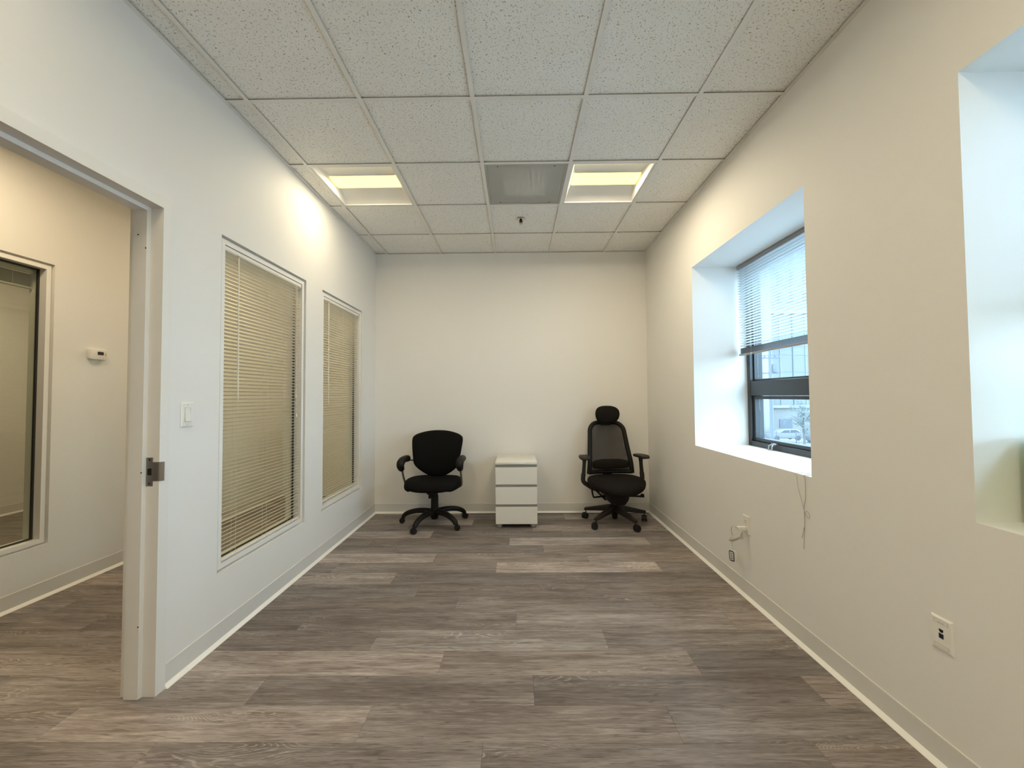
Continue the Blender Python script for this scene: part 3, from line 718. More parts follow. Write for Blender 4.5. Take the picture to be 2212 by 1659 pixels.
# ------------------------------------------------------------------ wall plates
def plate_mesh(w, hgt, d, ux):       # bevelled plate in YZ, proud by d towards ux
    y, z = w / 2, hgt / 2; c = 0.005
    v = [(0, -y, -z), (0, y, -z), (0, y, z), (0, -y, z), (ux * d * 0.5, -y, -z), (ux * d * 0.5, y, -z), (ux * d * 0.5, y, z), (ux * d * 0.5, -y, z),
         (ux * d, -y + c, -z + c), (ux * d, y - c, -z + c), (ux * d, y - c, z - c), (ux * d, -y + c, z - c)]
    f = [(0, 1, 2, 3), (0, 4, 5, 1), (1, 5, 6, 2), (2, 6, 7, 3), (3, 7, 4, 0), (4, 8, 9, 5), (5, 9, 10, 6), (6, 10, 11, 7), (7, 11, 8, 4), (8, 11, 10, 9)]
    return MB().add(v, f)
def disc(r, t, ux, y, z, x0=0.0): return MB().lathe([(r, 0), (r, t)], 12, Matrix.Translation((x0, y, z)) @ Matrix.Rotation(R(90) * ux, 4, 'Y'))
sw = thing('light_switch', 'white rocker light switch on the left wall beside the doorway', 'light switch', (XL, 1.910, 1.208))
plate_mesh(0.071, 0.117, 0.006, 1).build('plate', 'plate_white', sw, smooth=False)
MB().ringx(0.0055, 0.0068, -0.0175, 0.0175, -0.0345, 0.0345, 0.0015).build('rocker_frame', 'label_grey', sw, smooth=False)
MB().prism([(0.004, -0.032), (0.0115, -0.032), (0.0065, 0.032), (0.004, 0.032)], -0.0155, 0.0155, 'y').build('rocker', 'plate_white', sw, bevel=0.001, seg=1)
for z in (-0.047, 0.047): disc(0.0026, 0.0008, 1, 0, z, 0.0058).build('screw', 'label_grey', sw)

ot = thing('power_outlet', 'white power outlet plate low on the right wall with charger plugged in', 'outlet', (XR, 2.595, 0.459))
plate_mesh(0.071, 0.116, 0.006, -1).build('plate', 'plate_beige', ot, smooth=False)
for zz in (0.0215, -0.0215):
    r_ = MB().prism([(0.0165 * math.cos(2 * PI * k / 20), zz + max(-0.0135, min(0.0135, 0.0165 * math.sin(2 * PI * k / 20)))) for k in range(20)], -0.0085, -0.004, 'x').build('socket', 'plate_beige', ot, smooth=False)
    for yy_ in (-0.0062, 0.0062): MB().box(-0.0088, -0.0082, yy_ - 0.0012, yy_ + 0.0012, zz + 0.0, zz + 0.009).build('slot', 'dark_hole', r_, smooth=False)
    disc(0.0026, 0.0004, -1, 0, zz - 0.007, -0.0084).build('ground_hole', 'dark_hole', r_)
disc(0.0028, 0.0006, -1, 0, 0, -0.0058).build('screw', 'label_grey', ot)

ch = thing('usb_charger', 'white plug with bundled cord and small screen device dangling from the outlet', 'charger', (XR - 0.0086, 2.595, 0.4375))
MB().box(-0.052, 0.0, -0.013, 0.013, -0.012, 0.012).build('plug', 'plate_beige', ch, bevel=0.003)
P = [(-0.052, 0, 0), (-0.068, 0.006, 0.006), (-0.076, 0.020, 0.004), (-0.074, 0.030, -0.020), (-0.066, 0.040, -0.046), (-0.050, 0.060, -0.062)]
MB().tube(smooth_path(P, 6), 0.0020, 7).build('cord', 'cord_shaded', ch)
MB().tube(smooth_path([(-0.050, 0.0, 0.003), (-0.062, 0.004, 0.010), (-0.070, 0.012, 0.016)], 5), 0.0020, 7).build('cord', 'cord_shaded', ch)
bun = MB()
for k in range(5):       # figure-of-eight bundle
    o_ = (k - 2) * 0.0042
    bun.tube(smooth_path([(-0.026, -0.004, -0.034 + o_), (-0.022 + o_ * 0.4, -0.020, -0.050 + o_ * 1.5), (-0.034, 0.010, -0.062 + o_ * 0.5), (-0.044, 0.045, -0.082 + o_ * 0.3), (-0.052 + o_, 0.086, -0.094 + o_), (-0.046, 0.082, -0.104 + o_), (-0.040, 0.04, -0.088 + o_ * 0.3), (-0.030, 0.006, -0.058 + o_)], 5, True), 0.0019, 6, closed=True)
bun.build('cord_bundle', 'cord_shaded', ch)
MB().tube(smooth_path([(-0.018, 0.0, -0.010), (-0.022, -0.004, -0.026), (-0.024, -0.004, -0.040)], 5), 0.0019, 6).build('cord', 'cord_shaded', ch)
MB().tube(smooth_path([(-0.050, 0.080, -0.098), (-0.046, 0.080, -0.122), (-0.042, 0.078, -0.150), (-0.040, 0.076, -0.170)], 5), [0.002] * 11 + [0.0028] * 3 + [0.0034] * 2, 7).build('cord', 'cord_shaded', ch)
Md = Matrix.Translation((-0.040, 0.080, -0.203)) @ Matrix.Rotation(R(18), 4, 'Z') @ Matrix.Rotation(R(-3), 4, 'X')
def rrect(w, h_, r_, n=5):
    out = []
    for cx, cz, a0 in ((w / 2 - r_, h_ / 2 - r_, 0), (-w / 2 + r_, h_ / 2 - r_, 90), (-w / 2 + r_, -h_ / 2 + r_, 180), (w / 2 - r_, -h_ / 2 + r_, 270)):
        for k in range(n + 1): a = R(a0 + 90 * k / n); out.append((cx + r_ * math.cos(a), cz + r_ * math.sin(a)))
    return out
dev = MB().prism(rrect(0.044, 0.070, 0.013), -0.011, 0.011, 'x', Md).build('device', 'plate_beige', ch, bevel=0.003)
MB().prism(rrect(0.041, 0.067, 0.012), -0.0118, -0.0108, 'x', Md).build('bezel', 'device_black', dev, smooth=False)
MB().prism(rrect(0.028, 0.052, 0.003), -0.0122, -0.0116, 'x', Md).build('screen', 'device_screen', dev, smooth=False)
for z0_, z1_, w_ in ((0.012, 0.019, 0.008), (-0.004, 0.005, 0.006), (-0.020, -0.010, 0.008)):
    MB().box(-0.0125, -0.0121, -w_, w_, z0_, z1_, Md).build('screen_icon', 'print_grey', dev, smooth=False)

dp = thing('data_port_plate', 'white data port wall plate with blue jack near the lower right corner', 'wall plate', (XR, 1.420, 0.459))
plate_mesh(0.071, 0.113, 0.006, -1).build('plate', 'plate_white', dp, smooth=False)
for z in (0.041, -0.041):
    lb = MB().box(-0.0066, -0.0056, -0.0225, 0.0225, z - 0.0055, z + 0.0055).build('label_window', 'plate_beige', dp, smooth=False)
    MB().ringx(-0.0068, -0.0058, -0.0235, 0.0235, z - 0.0065, z + 0.0065, 0.001).build('label_frame', 'label_grey', lb, smooth=False)
    if z > 0:
        for y in (-0.006, 0.005): MB().box(-0.0069, -0.0065, y - 0.004, y + 0.004, z - 0.003, z - 0.0015).build('print', 'print_grey', lb, smooth=False)
MB().prism([(0.007, 0.017), (0.007, 0.012), (0.0035, 0.0065), (-0.0035, 0.0065), (-0.007, 0.011), (-0.007, 0.017)], -0.0065, -0.0057, 'x').build('jack_hole', 'dark_hole', dp, smooth=False)
jk = MB().box(-0.0069, -0.0055, -0.0075, 0.0075, -0.0135, 0.0025).build('jack', 'port_blue', dp, smooth=False); jk['label'] = 'dark blue network jack'
MB().box(-0.0072, -0.0068, -0.005, 0.005, -0.012, -0.003).build('jack_opening', 'dark_hole', jk, smooth=False)

th = thing('thermostat', 'beige thermostat with small dark display on the hallway wall', 'thermostat', (XH, 2.917, 1.613))
MB().prism(rrect(0.128, 0.080, 0.014), 0, 0.026, 'x').build('body', 'plate_beige', th, bevel=0.006)
MB().box(0.0258, 0.0268, -0.014, 0.035, -0.008, 0.022).build('bezel', 'plate_white', th, smooth=False)
MB().box(0.0262, 0.0274, -0.011, 0.032, -0.005, 0.019).build('display', 'lcd', th, smooth=False)
for z in (0.008, -0.002): MB().box(0.0255, 0.0275, 0.041, 0.050, z - 0.0025, z + 0.0025).build('button', 'button_brown', th, smooth=False)
MB().box(0.0258, 0.0264, 0.002, 0.028, 0.0235, 0.0255).build('print', 'label_grey', th, smooth=False)
MB().box(0.0258, 0.0264, 0.026, 0.034, -0.027, -0.024).build('print', 'label_grey', th, smooth=False)

# ------------------------------------------------------------------ chairs
def outline_super(a, b, n, k=40, front=None):
    out = []
    for i in range(k):
        t = 2 * PI * i / k; c, s = math.cos(t), math.sin(t)
        out.append((a * math.copysign(abs(c) ** (2 / n), c), b * math.copysign(abs(s) ** (2 / n), s)))
    return out
def cushion(outline, prof, zf):
    """outline (x,y); prof list of (scale, z); zf(x,y) adds"""
    cx = sum(p[0] for p in outline) / len(outline); cy = sum(p[1] for p in outline) / len(outline)
    rows_ = []
    for s_, z in prof:
        rows_.append([(cx + (x - cx) * s_, cy + (y - cy) * s_, z + zf(cx + (x - cx) * s_, cy + (y - cy) * s_, z)) for x, y in outline])
    return MB().rings(rows_)
def panel(outline, thick, ybase, bulge=0.0, rs=(1.0, 0.985, 0.95, 0.85, 0.65, 0.4, 0.15)):
    """padded upright panel: outline (x,z), ybase(x,z), half thickness"""
    cx = sum(p[0] for p in outline) / len(outline); cz = sum(p[1] for p in outline) / len(outline)
    rows_ = []
    hs = [(s_, -1) for s_ in reversed(rs)] + [(s_, 1) for s_ in rs[1:]]
    for s_, sg in hs:
        t = thick * (1 - s_ ** 10) ** 0.5 if s_ < 1 else 0.0
        rr = []
        for x, z in outline:
            X, Z = cx + (x - cx) * s_, cz + (z - cz) * s_
            rr.append((X, ybase(X, Z) + sg * t - bulge * (1 - s_ * s_), Z))
        rows_.append(rr)
    return MB().rings(rows_)
def caster(t, ang, rad, r_=0.027, heading=0.4, ztop=0.075, w=0.046):
    x, y = rad * math.cos(ang), rad * math.sin(ang)
    M0 = Matrix.Translation((x, y, 0)) @ Matrix.Rotation(heading, 4, 'Z')
    body = MB()
    body.lathe([(0.0055, r_), (0.0055, ztop)], 8, M0)
    # hood: half disc over the wheels
    pr = [(0.016 + (r_ + 0.002) * math.cos(a), r_ + (r_ + 0.004) * math.sin(a)) for a in [PI * k / 10 for k in range(-1, 12)]]
    body.prism(pr, -0.005, 0.005, 'y', M0)
    cs = body.build('caster', 'caster_black', t)
    for sg in (-1, 1):
        W_ = M0 @ Matrix.Translation((0.016, sg * w * 0.30, r_)) @ Matrix.Rotation(R(90), 4, 'X')
        MB().lathe([(r_ * 0.55, -w * 0.19), (r_ * 0.93, -w * 0.19), (r_, -w * 0.12), (r_, w * 0.12), (r_ * 0.93, w * 0.19), (r_ * 0.55, w * 0.19)], 18, W_).build('wheel', 'caster_black', cs)
    return cs

# -- left: fabric task chair with loop arms
c1 = thing('task_chair', 'black fabric task chair with looped armrests, left of the white cabinet', 'chair', (-0.835, 4.110, 0), R(-1.0), 'black office chairs')
for k, hd in enumerate((0.3, 0.9, 3.14, 3.4, 4.0)):
    a = R(-40 + 72 * k); ca, sa = math.cos(a), math.sin(a)
    prof = [(0.022, 0.120), (0.10, 0.130), (0.18, 0.128), (0.25, 0.114), (0.298, 0.093), (0.320, 0.074), (0.326, 0.058)]
    MB().tube([(d * ca, d * sa, z) for d, z in smooth_path([(d, z, 0) for d, z in prof], 3) and [(p.x, p.y) for p in smooth_path([(d, z, 0) for d, z in prof], 3)]], [0.036 - 0.011 * i / 18 for i in range(19)], 12, flat=0.80).build('leg', 'plastic_black', c1)
    caster(c1, a, 0.322, 0.027, hd, 0.06)
MB().lathe([(0.030, 0.050), (0.040, 0.075), (0.046, 0.095), (0.046, 0.145), (0.042, 0.160), (0.038, 0.162), (0.037, 0.285), (0.031, 0.287), (0.028, 0.345)], 20).build('gas_column', 'plastic_black', c1)
MB().box(-0.060, -0.034, -0.02, 0.02, 0.255, 0.305).build('column_clip', 'plastic_black', c1, bevel=0.004)
MB().prism([(-0.085, 0.385), (-0.075, 0.345), (-0.04, 0.315), (0.04, 0.315), (0.075, 0.345), (0.085, 0.385)], -0.12, 0.14, 'y').build('tilt_mechanism', 'plastic_black', c1, bevel=0.008)
lv = MB().tube(smooth_path([(-0.05, -0.01, 0.350), (-0.12, -0.02, 0.332), (-0.17, -0.03, 0.330), (-0.205, -0.035, 0.331)], 5), 0.0055, 8).build('lever', 'plastic_black', c1)
MB().tube(smooth_path([(-0.17, -0.03, 0.328), (-0.215, -0.037, 0.332), (-0.242, -0.04, 0.342), (-0.250, -0.042, 0.352)], 5), [0.010] * 8 + [0.012] * 5 + [0.009] * 3, 8, flat=0.6).build('lever_paddle', 'plastic_black', lv)
seat_out = []
for (x, y) in outline_super(0.278, 0.248, 3.2, 48):
    k = 1.0 - 0.10 * max(0, y) / 0.248
    seat_out.append((x * k, y - 0.035 - (0.012 * (1 - (x / 0.268) ** 2) if y < -0.1 else 0)))
seat_prof = [(0.55, -0.046), (0.80, -0.042), (0.92, -0.034), (0.985, -0.022), (1.0, -0.006), (0.985, 0.012), (0.94, 0.026), (0.84, 0.033), (0.6, 0.030), (0.3, 0.026)]
def sz1(x, y, z): return 0.424 - 0.020 * max(0, (-y - 0.14) / 0.14) ** 2 + 0.012 * (x / 0.27) ** 2 * (1 if z > 0 else 0) - (0.012 if z < 0 and abs(x) > 0.2 else 0)
cushion(seat_out, seat_prof, sz1).build('seat', 'chair_black', c1, ang=80)
bo = smooth_path([(0.0, 0.926, 0), (0.10, 0.920, 0), (0.20, 0.897, 0), (0.255, 0.870, 0), (0.270, 0.835, 0), (0.262, 0.76, 0), (0.245, 0.66, 0), (0.232, 0.59, 0), (0.205, 0.545, 0), (0.15, 0.500, 0), (0.09, 0.465, 0), (0.03, 0.452, 0),
                  (-0.03, 0.452, 0), (-0.09, 0.465, 0), (-0.15, 0.500, 0), (-0.205, 0.545, 0), (-0.238, 0.59, 0), (-0.250, 0.66, 0), (-0.262, 0.76, 0), (-0.266, 0.835, 0), (-0.252, 0.872, 0), (-0.20, 0.899, 0), (-0.10, 0.921, 0)], 3, True)
def yb1(x, z): return 0.125 + (z - 0.45) * 0.20 - 0.055 * (x / 0.27) ** 2 + 0.02 * math.sin((z - 0.45) / 0.48 * PI) * -1
panel([(p.x, p.y) for p in bo], 0.030, yb1, 0.008).build('backrest', 'chair_black', c1, ang=80)
MB().box(-0.04, 0.04, 0.10, 0.24, 0.350, 0.366).prism([(0.235, 0.350), (0.250, 0.358), (0.215, 0.60), (0.195, 0.60)], -0.035, 0.035, 'x').build('back_support', 'plastic_black', c1, bevel=0.004)
for sg in (-1, 1):
    MB().tube([(sg * 0.085, 0.155, 0.49), (sg * 0.075, 0.19, 0.40), (sg * 0.06, 0.18, 0.365)], 0.008, 8).build('back_strut', 'arm_metal', c1)
    X = 0.288 * sg
    path = smooth_path([(sg * 0.16, -0.005, 0.366), (sg * 0.245, -0.02, 0.375), (sg * 0.278, -0.035, 0.400), (sg * 0.288, -0.09, 0.47), (X, -0.155, 0.580), (X, -0.190, 0.625), (X, -0.155, 0.647), (X, -0.08, 0.650), (X * 0.985, 0.02, 0.640), (X * 0.94, 0.085, 0.628), (sg * 0.225, 0.125, 0.622)], 6)
    ar = MB().tube(path, 0.0105, 10, up=(1, 0, 0)).build('armrest', 'arm_metal', c1)
    pad = smooth_path([(X, -0.162, 0.580), (X, -0.190, 0.598), (X, -0.205, 0.625), (X, -0.184, 0.648), (X, -0.125, 0.661), (X, -0.05, 0.661), (X * 0.985, 0.03, 0.653)], 6)
    n_ = len(pad)
    MB().tube(pad, [0.026 + 0.012 * math.sin(PI * min(1, (i + 2) / n_ * 1.3) * 0.75) - (0.010 if i in (0, n_ - 1) else 0) for i in range(n_)], 14, flat=1.0, up=(1, 0, 0)).build('arm_pad', 'plastic_black', ar, ang=60)

# -- right: ergonomic mesh chair with headrest
c2 = thing('ergonomic_chair', 'black mesh-back office chair with headrest in the right corner', 'chair', (0.990, 4.125, 0), R(6), 'black office chairs')
for k, hd in enumerate((0.2, 1.2, 3.04, 3.9, 2.9)):
    a = R(-72 + 72 * k); ca, sa = math.cos(a), math.sin(a)
    M_ = Matrix.Rotation(a, 4, 'Z')
    v = [(0.015, -0.028, 0.185), (0.015, 0.028, 0.185), (0.015, 0.030, 0.120), (0.015, -0.030, 0.120), (0.322, -0.017, 0.110), (0.322, 0.017, 0.110), (0.322, 0.019, 0.082), (0.322, -0.019, 0.082)]
    MB().add(v, [(0, 1, 5, 4), (1, 2, 6, 5), (2, 3, 7, 6), (3, 0, 4, 7), (0, 3, 2, 1), (4, 5, 6, 7)], M_).build('leg', 'plastic_brown', c2, bevel=0.006)
    caster(c2, a, 0.308, 0.031, hd, 0.09, 0.052)
MB().lathe([(0.022, 0.040), (0.026, 0.050), (0.034, 0.110), (0.040, 0.125), (0.038, 0.185), (0.026, 0.192), (0.026, 0.30)], 20).build('gas_column', 'plastic_black', c2)
MB().prism([(-0.125, 0.345), (-0.105, 0.270), (-0.060, 0.205), (0.060, 0.205), (0.095, 0.250), (0.120, 0.345)], -0.14, 0.12, 'y').build('tilt_mechanism', 'plastic_black', c2, bevel=0.010)
# adjusters
MB().tube([(0.08, -0.04, 0.275), (0.20, -0.05, 0.270), (0.285, -0.055, 0.266)], [0.010, 0.009, 0.012], 8).lathe([(0.016, -0.012), (0.020, -0.004), (0.018, 0.012), (0.008, 0.016)], 12, Matrix.Translation((0.268, -0.055, 0.277))).build('lever', 'plastic_black', c2)
MB().tube(smooth_path([(-0.08, -0.02, 0.276), (-0.20, -0.03, 0.268), (-0.228, -0.03, 0.272), (-0.240, -0.03, 0.320), (-0.245, -0.03, 0.365)], 4), 0.009, 8).tube([(-0.10, -0.02, 0.235), (-0.215, -0.03, 0.350)], 0.009, 8).build('lever', 'plastic_black', c2)
s2 = []
for (x, y) in outline_super(0.282, 0.250, 2.6, 48):
    k = 1.0 - 0.08 * max(0, y) / 0.25 - 0.02 * max(0, -y - 0.1) / 0.15
    s2.append((x * k, y - 0.035 - (0.03 * (1 - (x / 0.282) ** 2) if y < -0.05 else 0)))
def sz2(x, y, z): return 0.420 - 0.038 * max(0, (-y - 0.10) / 0.18) ** 2 + 0.006 * (x / 0.27) ** 2
cushion(s2, [(0.45, -0.078), (0.78, -0.070), (0.90, -0.055), (0.98, -0.032), (1.0, -0.008), (0.99, 0.012), (0.95, 0.026), (0.86, 0.035), (0.6, 0.037), (0.3, 0.035)], sz2).build('seat', 'chair_brownblack', c2, ang=80)
def yb2(x, z): return 0.155 + 0.11 * ((z - 0.45) / 0.55) ** 1.6 - 0.035 * (abs(x) / 0.22) ** 2 - 0.020 * math.exp(-((z - 0.58) / 0.10) ** 2)
def frame_pts(ins):
    hw = lambda z: 0.232 - ins - 0.052 * max(0, (z - 0.47) / 0.50)
    zt = 0.992 - ins; pts = []
    for z in (0.475 + ins * 0.6, 0.55, 0.65, 0.75, 0.85): pts.append((hw(z), z))
    rt = 0.10
    for k in range(7):
        a = R(15 * k); pts.append((hw(0.89) - rt + rt * math.cos(a), zt - rt + rt * math.sin(a)))
    pts += [(0, zt + 0.003)]
    return pts + [(-x, z) for x, z in reversed(pts[:-1])]
fp = [(p.x, p.y) for p in smooth_path([(x, z, 0) for x, z in frame_pts(0.0)], 3)]
fpath = [(x, yb2(x, z), z) for x, z in fp]
MB().tube(fpath, 0.0235, 12, up=None).build('back_frame', 'plastic_black', c2, ang=60)
MB().tube([(x, yb2(x, 0.487), 0.487) for x in [-0.232 + 0.464 * k / 10 for k in range(11)]], 0.024, 10, flat=0.9).build('back_crossbar', 'plastic_black', c2, ang=60)
inn = frame_pts(0.006); nu = 12; nv = 14; v = []; f = []
for j in range(nv + 1):
    z = 0.480 + (0.985 - 0.480) * j / nv
    hw = 0.226 - 0.052 * max(0, (z - 0.47) / 0.50)
    if z > 0.886:
        q_ = min(1, (z - 0.886) / 0.10); hw = hw - 0.10 + 0.10 * math.sqrt(max(0, 1 - q_ * q_))
    for i in range(nu + 1):
        x = -hw + 2 * hw * i / nu; v.append((x, yb2(x, z), z))
for j in range(nv):
    for i in range(nu): a = j * (nu + 1) + i; f.append((a, a + 1, a + nu + 2, a + nu + 1))
MB().add(v, f).build('mesh_back', 'chair_mesh', c2, ang=80)
lum = [(x, z + 0.570) for x, z in outline_super(0.198, 0.050, 3.4, 36)]
panel(lum, 0.022, lambda x, z: yb2(x, z) - 0.022, 0.004).build('lumbar_pad', 'chair_brownblack', c2, ang=80)
hd_ = [(x * (1.0 - 0.10 * max(0, -(z)) / 0.095), z + 1.079) for x, z in outline_super(0.131, 0.096, 2.7, 40)]
panel(hd_, 0.036, lambda x, z: 0.215 + 0.25 * (z - 1.084) ** 2 - 0.03 * (x / 0.13) ** 2, 0.006).build('headrest', 'chair_brownblack', c2, ang=80)
MB().prism([(-0.055, 0.96), (0.055, 0.96), (0.045, 1.07), (-0.045, 1.07)], 0.238, 0.268, 'y').build('headrest_stem', 'plastic_black', c2, bevel=0.006)
MB().prism([(0.02, 0.335), (0.05, 0.300), (0.20, 0.315), (0.235, 0.36), (0.225, 0.60), (0.195, 0.60), (0.195, 0.39), (0.17, 0.35)], -0.045, 0.045, 'x').build('back_support', 'plastic_black', c2, bevel=0.006)
for sg in (-1, 1):
    X = sg * (0.292 if sg > 0 else 0.322)
    ar = MB().tube(smooth_path([(sg * 0.13, 0.03, 0.322), (sg * 0.21, 0.02, 0.345), (sg * 0.268, 0.01, 0.378), (X, 0.0, 0.425), (X * 0.99, 0.0, 0.50)], 5), 0.0225, 12, flat=1.0).tube([(X * 0.99, 0, 0.49), (X * 0.965, 0.0, 0.60), (X * 0.955, 0.0, 0.654)], [0.0195, 0.018, 0.024], 12).build('armrest', 'plastic_brown', c2, ang=60)
    po = outline_super(0.056, 0.105, 3.0, 32)
    Mp = Matrix.Translation((X * 0.965, -0.01, 0.662)) @ Matrix.Rotation(sg * R(10), 4, 'Z')
    MB().rings([[(x * s_, y * s_, z - (0.010 if y < -0.08 else 0) * 0.6) for x, y in po] for s_, z in ((0.75, -0.010), (0.94, -0.006), (1.0, 0.003), (0.98, 0.012), (0.88, 0.017), (0.5, 0.018))], Mp).build('arm_pad', 'plastic_brown', ar, ang=60)

# ------------------------------------------------------------------ drawer cabinet
cb = thing('drawer_cabinet', 'white three-drawer rolling cabinet between the two black chairs', 'cabinet', (-0.0055, 3.955, 0))
W_ = 0.203; Dp = 0.490
MB().box(-W_, -W_ + 0.016, 0.018, Dp, 0.040, 0.615).box(W_ - 0.016, W_, 0.018, Dp, 0.040, 0.615).box(-W_ + 0.016, W_ - 0.016, Dp - 0.012, Dp, 0.040, 0.615).box(-W_ + 0.016, W_ - 0.016, 0.045, Dp - 0.012, 0.040, 0.056).build('carcass', 'cabinet_white', cb, bevel=0.001, seg=1)
MB().box(-W_ + 0.016, W_ - 0.016, 0.045, 0.052, 0.056, 0.615).build('inner_face', 'cabinet_core', cb, smooth=False)
MB().box(-W_ - 0.001, W_ + 0.001, 0.0, Dp, 0.6155, 0.640).build('top_panel', 'cabinet_white', cb, bevel=0.002)
for z0_, z1_ in ((0.422, 0.588), (0.230, 0.396), (0.040, 0.204)):
    d_ = MB().box(-W_, W_, 0.0, 0.017, z0_, z1_).build('drawer', 'cabinet_white', cb, bevel=0.0015, seg=1)
    MB().box(-W_ + 0.0005, W_ - 0.0005, 0.010, 0.0175, z1_ + 0.001, z1_ + 0.025).build('recessed_grip', 'cabinet_grip', d_, smooth=False)
MB().box(-0.085, 0.085, -0.007, 0.004, 0.620, 0.6425).build('front_tab', 'plate_white', cb, bevel=0.002)
MB().lathe([(0.005, 0.6402), (0.005, 0.6408)], 12, Matrix.Translation((0.188, 0.022, 0))).build('lock_cap', 'label_grey', cb)
for x in (-0.165, 0.165):
    for y in (0.045, Dp - 0.05):
        MB().lathe([(0.012, 0.0), (0.023, 0.003), (0.026, 0.012), (0.026, 0.026), (0.022, 0.034), (0.010, 0.041)], 18, Matrix.Translation((x, y, 0.0))).build('foot', 'cabinet_foot', cb)

# ------------------------------------------------------------------ outside: ground, building, street things
ZG = -5.3
gr = MB().box(XO + 0.6, 260, -160, 260, ZG - 0.2, ZG).build('ground', 'asphalt', smooth=False)
tag(gr, 'pale asphalt ground outside below the window', 'ground', kind='structure')
BY = 60.0
bd = thing('building', 'pale blue panelled building across the street', 'building', (24, BY, ZG))
def bpart(n, x0, x1, y0, y1, z0, z1, mt, p=bd): return MB().box(x0 - 24, x1 - 24, y0, y1, z0 - ZG, z1 - ZG).build(n, mt, p, smooth=False)
bpart('wall', 24, 66, 0.0, 14, -0.6, 24, 'facade')
bpart('ground_floor', 24, 66, 0.15, 14, ZG, -0.6, 'facade_base')
bpart('ledge', 23.8, 66.2, -0.35, 0.0, -0.75, -0.35, 'facade_line')
bpart('cornice', 23.8, 66.2, -0.25, 0.0, 13.2, 13.7, 'facade_line')
for k in range(23):
    x = 24.2 + k * 1.87
    bpart('panel_joint', x - 0.05, x + 0.05, -0.08, 0, -0.35, 13.2, 'facade_line' if k % 3 else 'facade_dark')
for zz in (3.6, 8.4): bpart('panel_joint', 24, 66, -0.05, 0, zz, zz + 0.07, 'facade_line')
for k in range(22):
    x = 24.5 + k * 1.87
    for z0_, z1_ in ((14.9, 16.6), (17.4, 20.1), (20.9, 23.2)):
        w_ = bpart('window', x, x + 1.45, -0.05, 0.02, z0_, z1_, 'facade_glass')
        bpart('window_edge', x + 1.45, x + 1.6, -0.1, 0.02, z0_, z1_, 'facade_dark', w_)
for x in (26.5, 31, 35.0, 38.9, 44.5, 50, 56): bpart('opening', x, x + 1.9, 0.08, 0.2, -3.9, -2.4, 'facade_dark')
# neighbouring pale wing seen at the left of the pane
wg = thing('building_wing', 'bright white wall strip left of the panelled building', 'building', (33.2, 57.0, ZG))
MB().box(-8, 2.9, 0, 2.5, 0, 27).build('wall', 'facade_line', wg, smooth=False)
MB().box(-8.05, 2.95, -0.05, 2.5, 27, 27.5).build('parapet', 'facade_base', wg, smooth=False)

up = thing('utility_pole', 'wooden utility pole with crossarm in front of the building', 'utility pole', (27.0, 43.0, ZG))
MB().tube([(0, 0, 0), (0, 0, 11.3)], [0.20, 0.14], 10).build('pole', 'pole_wood', up)
MB().box(-1.1, 1.1, -0.08, 0.08, 10.35, 10.5).build('crossarm', 'pole_wood', up, smooth=False)
MB().box(-0.9, 0.9, -0.08, 0.08, 8.75, 8.88).build('crossarm', 'pole_wood', up, smooth=False)
for x in (-1.0, -0.55, 0.55, 1.0): MB().lathe([(0.05, 10.5), (0.07, 10.58), (0.04, 10.75)], 8, Matrix.Translation((x, 0, 0))).build('insulator', 'wire', up)
MB().lathe([(0.22, 8.9), (0.25, 9.0), (0.25, 9.7), (0.2, 9.8)], 12, Matrix.Translation((0.42, -0.1, 0))).build('transformer', 'pole_wood', up)
for (dx, z, lab) in ((0.0, 10.78, 'topmost overhead wire crossing in front of the building'), (0.6, 8.95, 'middle overhead wire crossing in front of the building'), (-0.4, 8.3, 'lowest overhead wire crossing in front of the building')):
    wv = MB().tube([(-30 + 3.5 * k, 0, -0.35 * math.sin(PI * ((k % 9) / 9.0))) for k in range(22)], 0.028, 6).build('overhead_wire', 'wire', None, (27 + dx, 43.2, ZG + z))
    tag(wv, lab, 'wire', 'overhead wires')

fn = thing('picket_fence', 'dark metal picket fence along the parking area', 'fence', (24, 51.5, ZG))
pk = MB()
for k in range(170): x = 0.12 * k + 4; pk.box(x - 0.013, x + 0.013, -0.013, 0.013, 0.08, 1.75)
pko = pk.build('pickets', 'fence_metal', fn, smooth=False); pko['kind'] = 'stuff'
for z in (0.25, 1.5): MB().box(3.8, 24.6, -0.02, 0.02, z - 0.025, z + 0.025).build('rail', 'fence_metal', fn, smooth=False)
for k in range(9): MB().box(3.9 + 2.5 * k - 0.035, 3.9 + 2.5 * k + 0.035, -0.035, 0.035, 0, 1.85).build('post', 'fence_metal', fn, smooth=False)

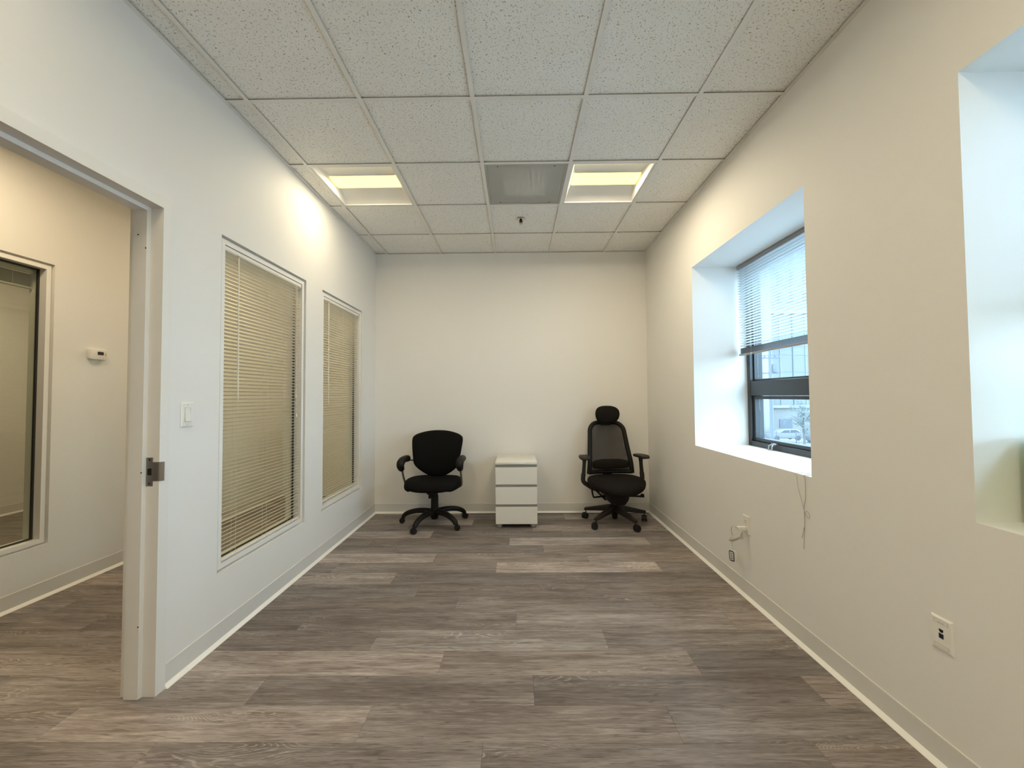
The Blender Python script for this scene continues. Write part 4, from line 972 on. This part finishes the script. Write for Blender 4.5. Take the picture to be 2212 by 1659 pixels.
def car(label, loc, paint):
    c = thing('car', label, 'car', loc, 0, 'parked cars')
    MB().prism([(-2.25, 0.35), (-2.3, 0.72), (-2.15, 0.92), (-1.1, 1.0), (1.75, 1.02), (2.2, 0.95), (2.3, 0.6), (2.25, 0.33)], -0.88, 0.88, 'y').build('body', paint, c, bevel=0.06)
    MB().prism([(-1.15, 0.98), (-0.45, 1.44), (-0.1, 1.52), (1.35, 1.52), (1.75, 1.42), (2.1, 0.98)], -0.76, 0.76, 'y').build('cabin', paint, c, bevel=0.05)
    for sg in (-1, 1):
        for P_ in ([(-0.85, 1.04), (-0.38, 1.38), (0.35, 1.42), (0.35, 1.04)], [(0.45, 1.04), (0.45, 1.42), (1.3, 1.42), (1.72, 1.04)]):
            MB().prism(P_, sg * 0.755, sg * 0.775, 'y').build('side_window', 'car_glass', c, smooth=False)
    for x in (-1.4, 1.4):
        for sg in (-1, 1): MB().lathe([(0.18, -0.11), (0.33, -0.11), (0.34, 0), (0.33, 0.11), (0.18, 0.11)], 18, Matrix.Translation((x, sg * 0.80, 0.34)) @ Matrix.Rotation(R(90), 4, 'X')).build('wheel', 'tyre', c)
    return c
car('white car parked behind the picket fence, left of the tree', (36.2, 55.2, ZG + 0.35), 'car_white')
car('grey car parked behind the picket fence, right of the white car', (41.3, 54.6, ZG + 0.0), 'car_grey')

tr = thing('street_tree', 'leafy street tree in front of the building, beyond the fence', 'tree', (34.6, 49.0, ZG))
MB().tube(smooth_path([(0, 0, 0), (0.05, 0, 1.4), (-0.05, 0.05, 2.6), (0.1, 0, 4.2)], 4), [0.17 - 0.010 * i for i in range(13)], 8).build('trunk', 'bark', tr)
for k in range(6):
    a = k * 1.05; MB().tube([(0, 0, 1.9 + 0.25 * k), (math.cos(a) * 0.7, math.sin(a) * 0.7, 2.6 + 0.3 * k), (math.cos(a) * 1.3, math.sin(a) * 1.3, 3.2 + 0.25 * k)], [0.07, 0.045, 0.02], 6).build('branch', 'bark', tr)
lf = MB(); r2 = random.Random(3)
clumps = [(r2.gauss(0, 0.85), r2.gauss(0, 0.85), r2.uniform(2.0, 5.4), r2.uniform(0.35, 0.75)) for _ in range(34)]
for cx, cy, cz, cr in clumps:
    for _ in range(70):
        d = Vector((r2.gauss(0, 1), r2.gauss(0, 1), r2.gauss(0, 1))).normalized() * cr * r2.uniform(0.5, 1.05)
        s_ = r2.uniform(0.07, 0.13)
        u = Vector((r2.gauss(0, 1), r2.gauss(0, 1), r2.gauss(0, 1))).normalized(); w_ = u.orthogonal().normalized()
        c_ = Vector((cx, cy, cz)) + d
        lf.add([c_ - u * s_, c_ + w_ * s_ * 0.5, c_ + u * s_, c_ - w_ * s_ * 0.5], [(0, 1, 2, 3)])
lfo = lf.build('leaves', 'leaf', tr, smooth=False); lfo['kind'] = 'stuff'
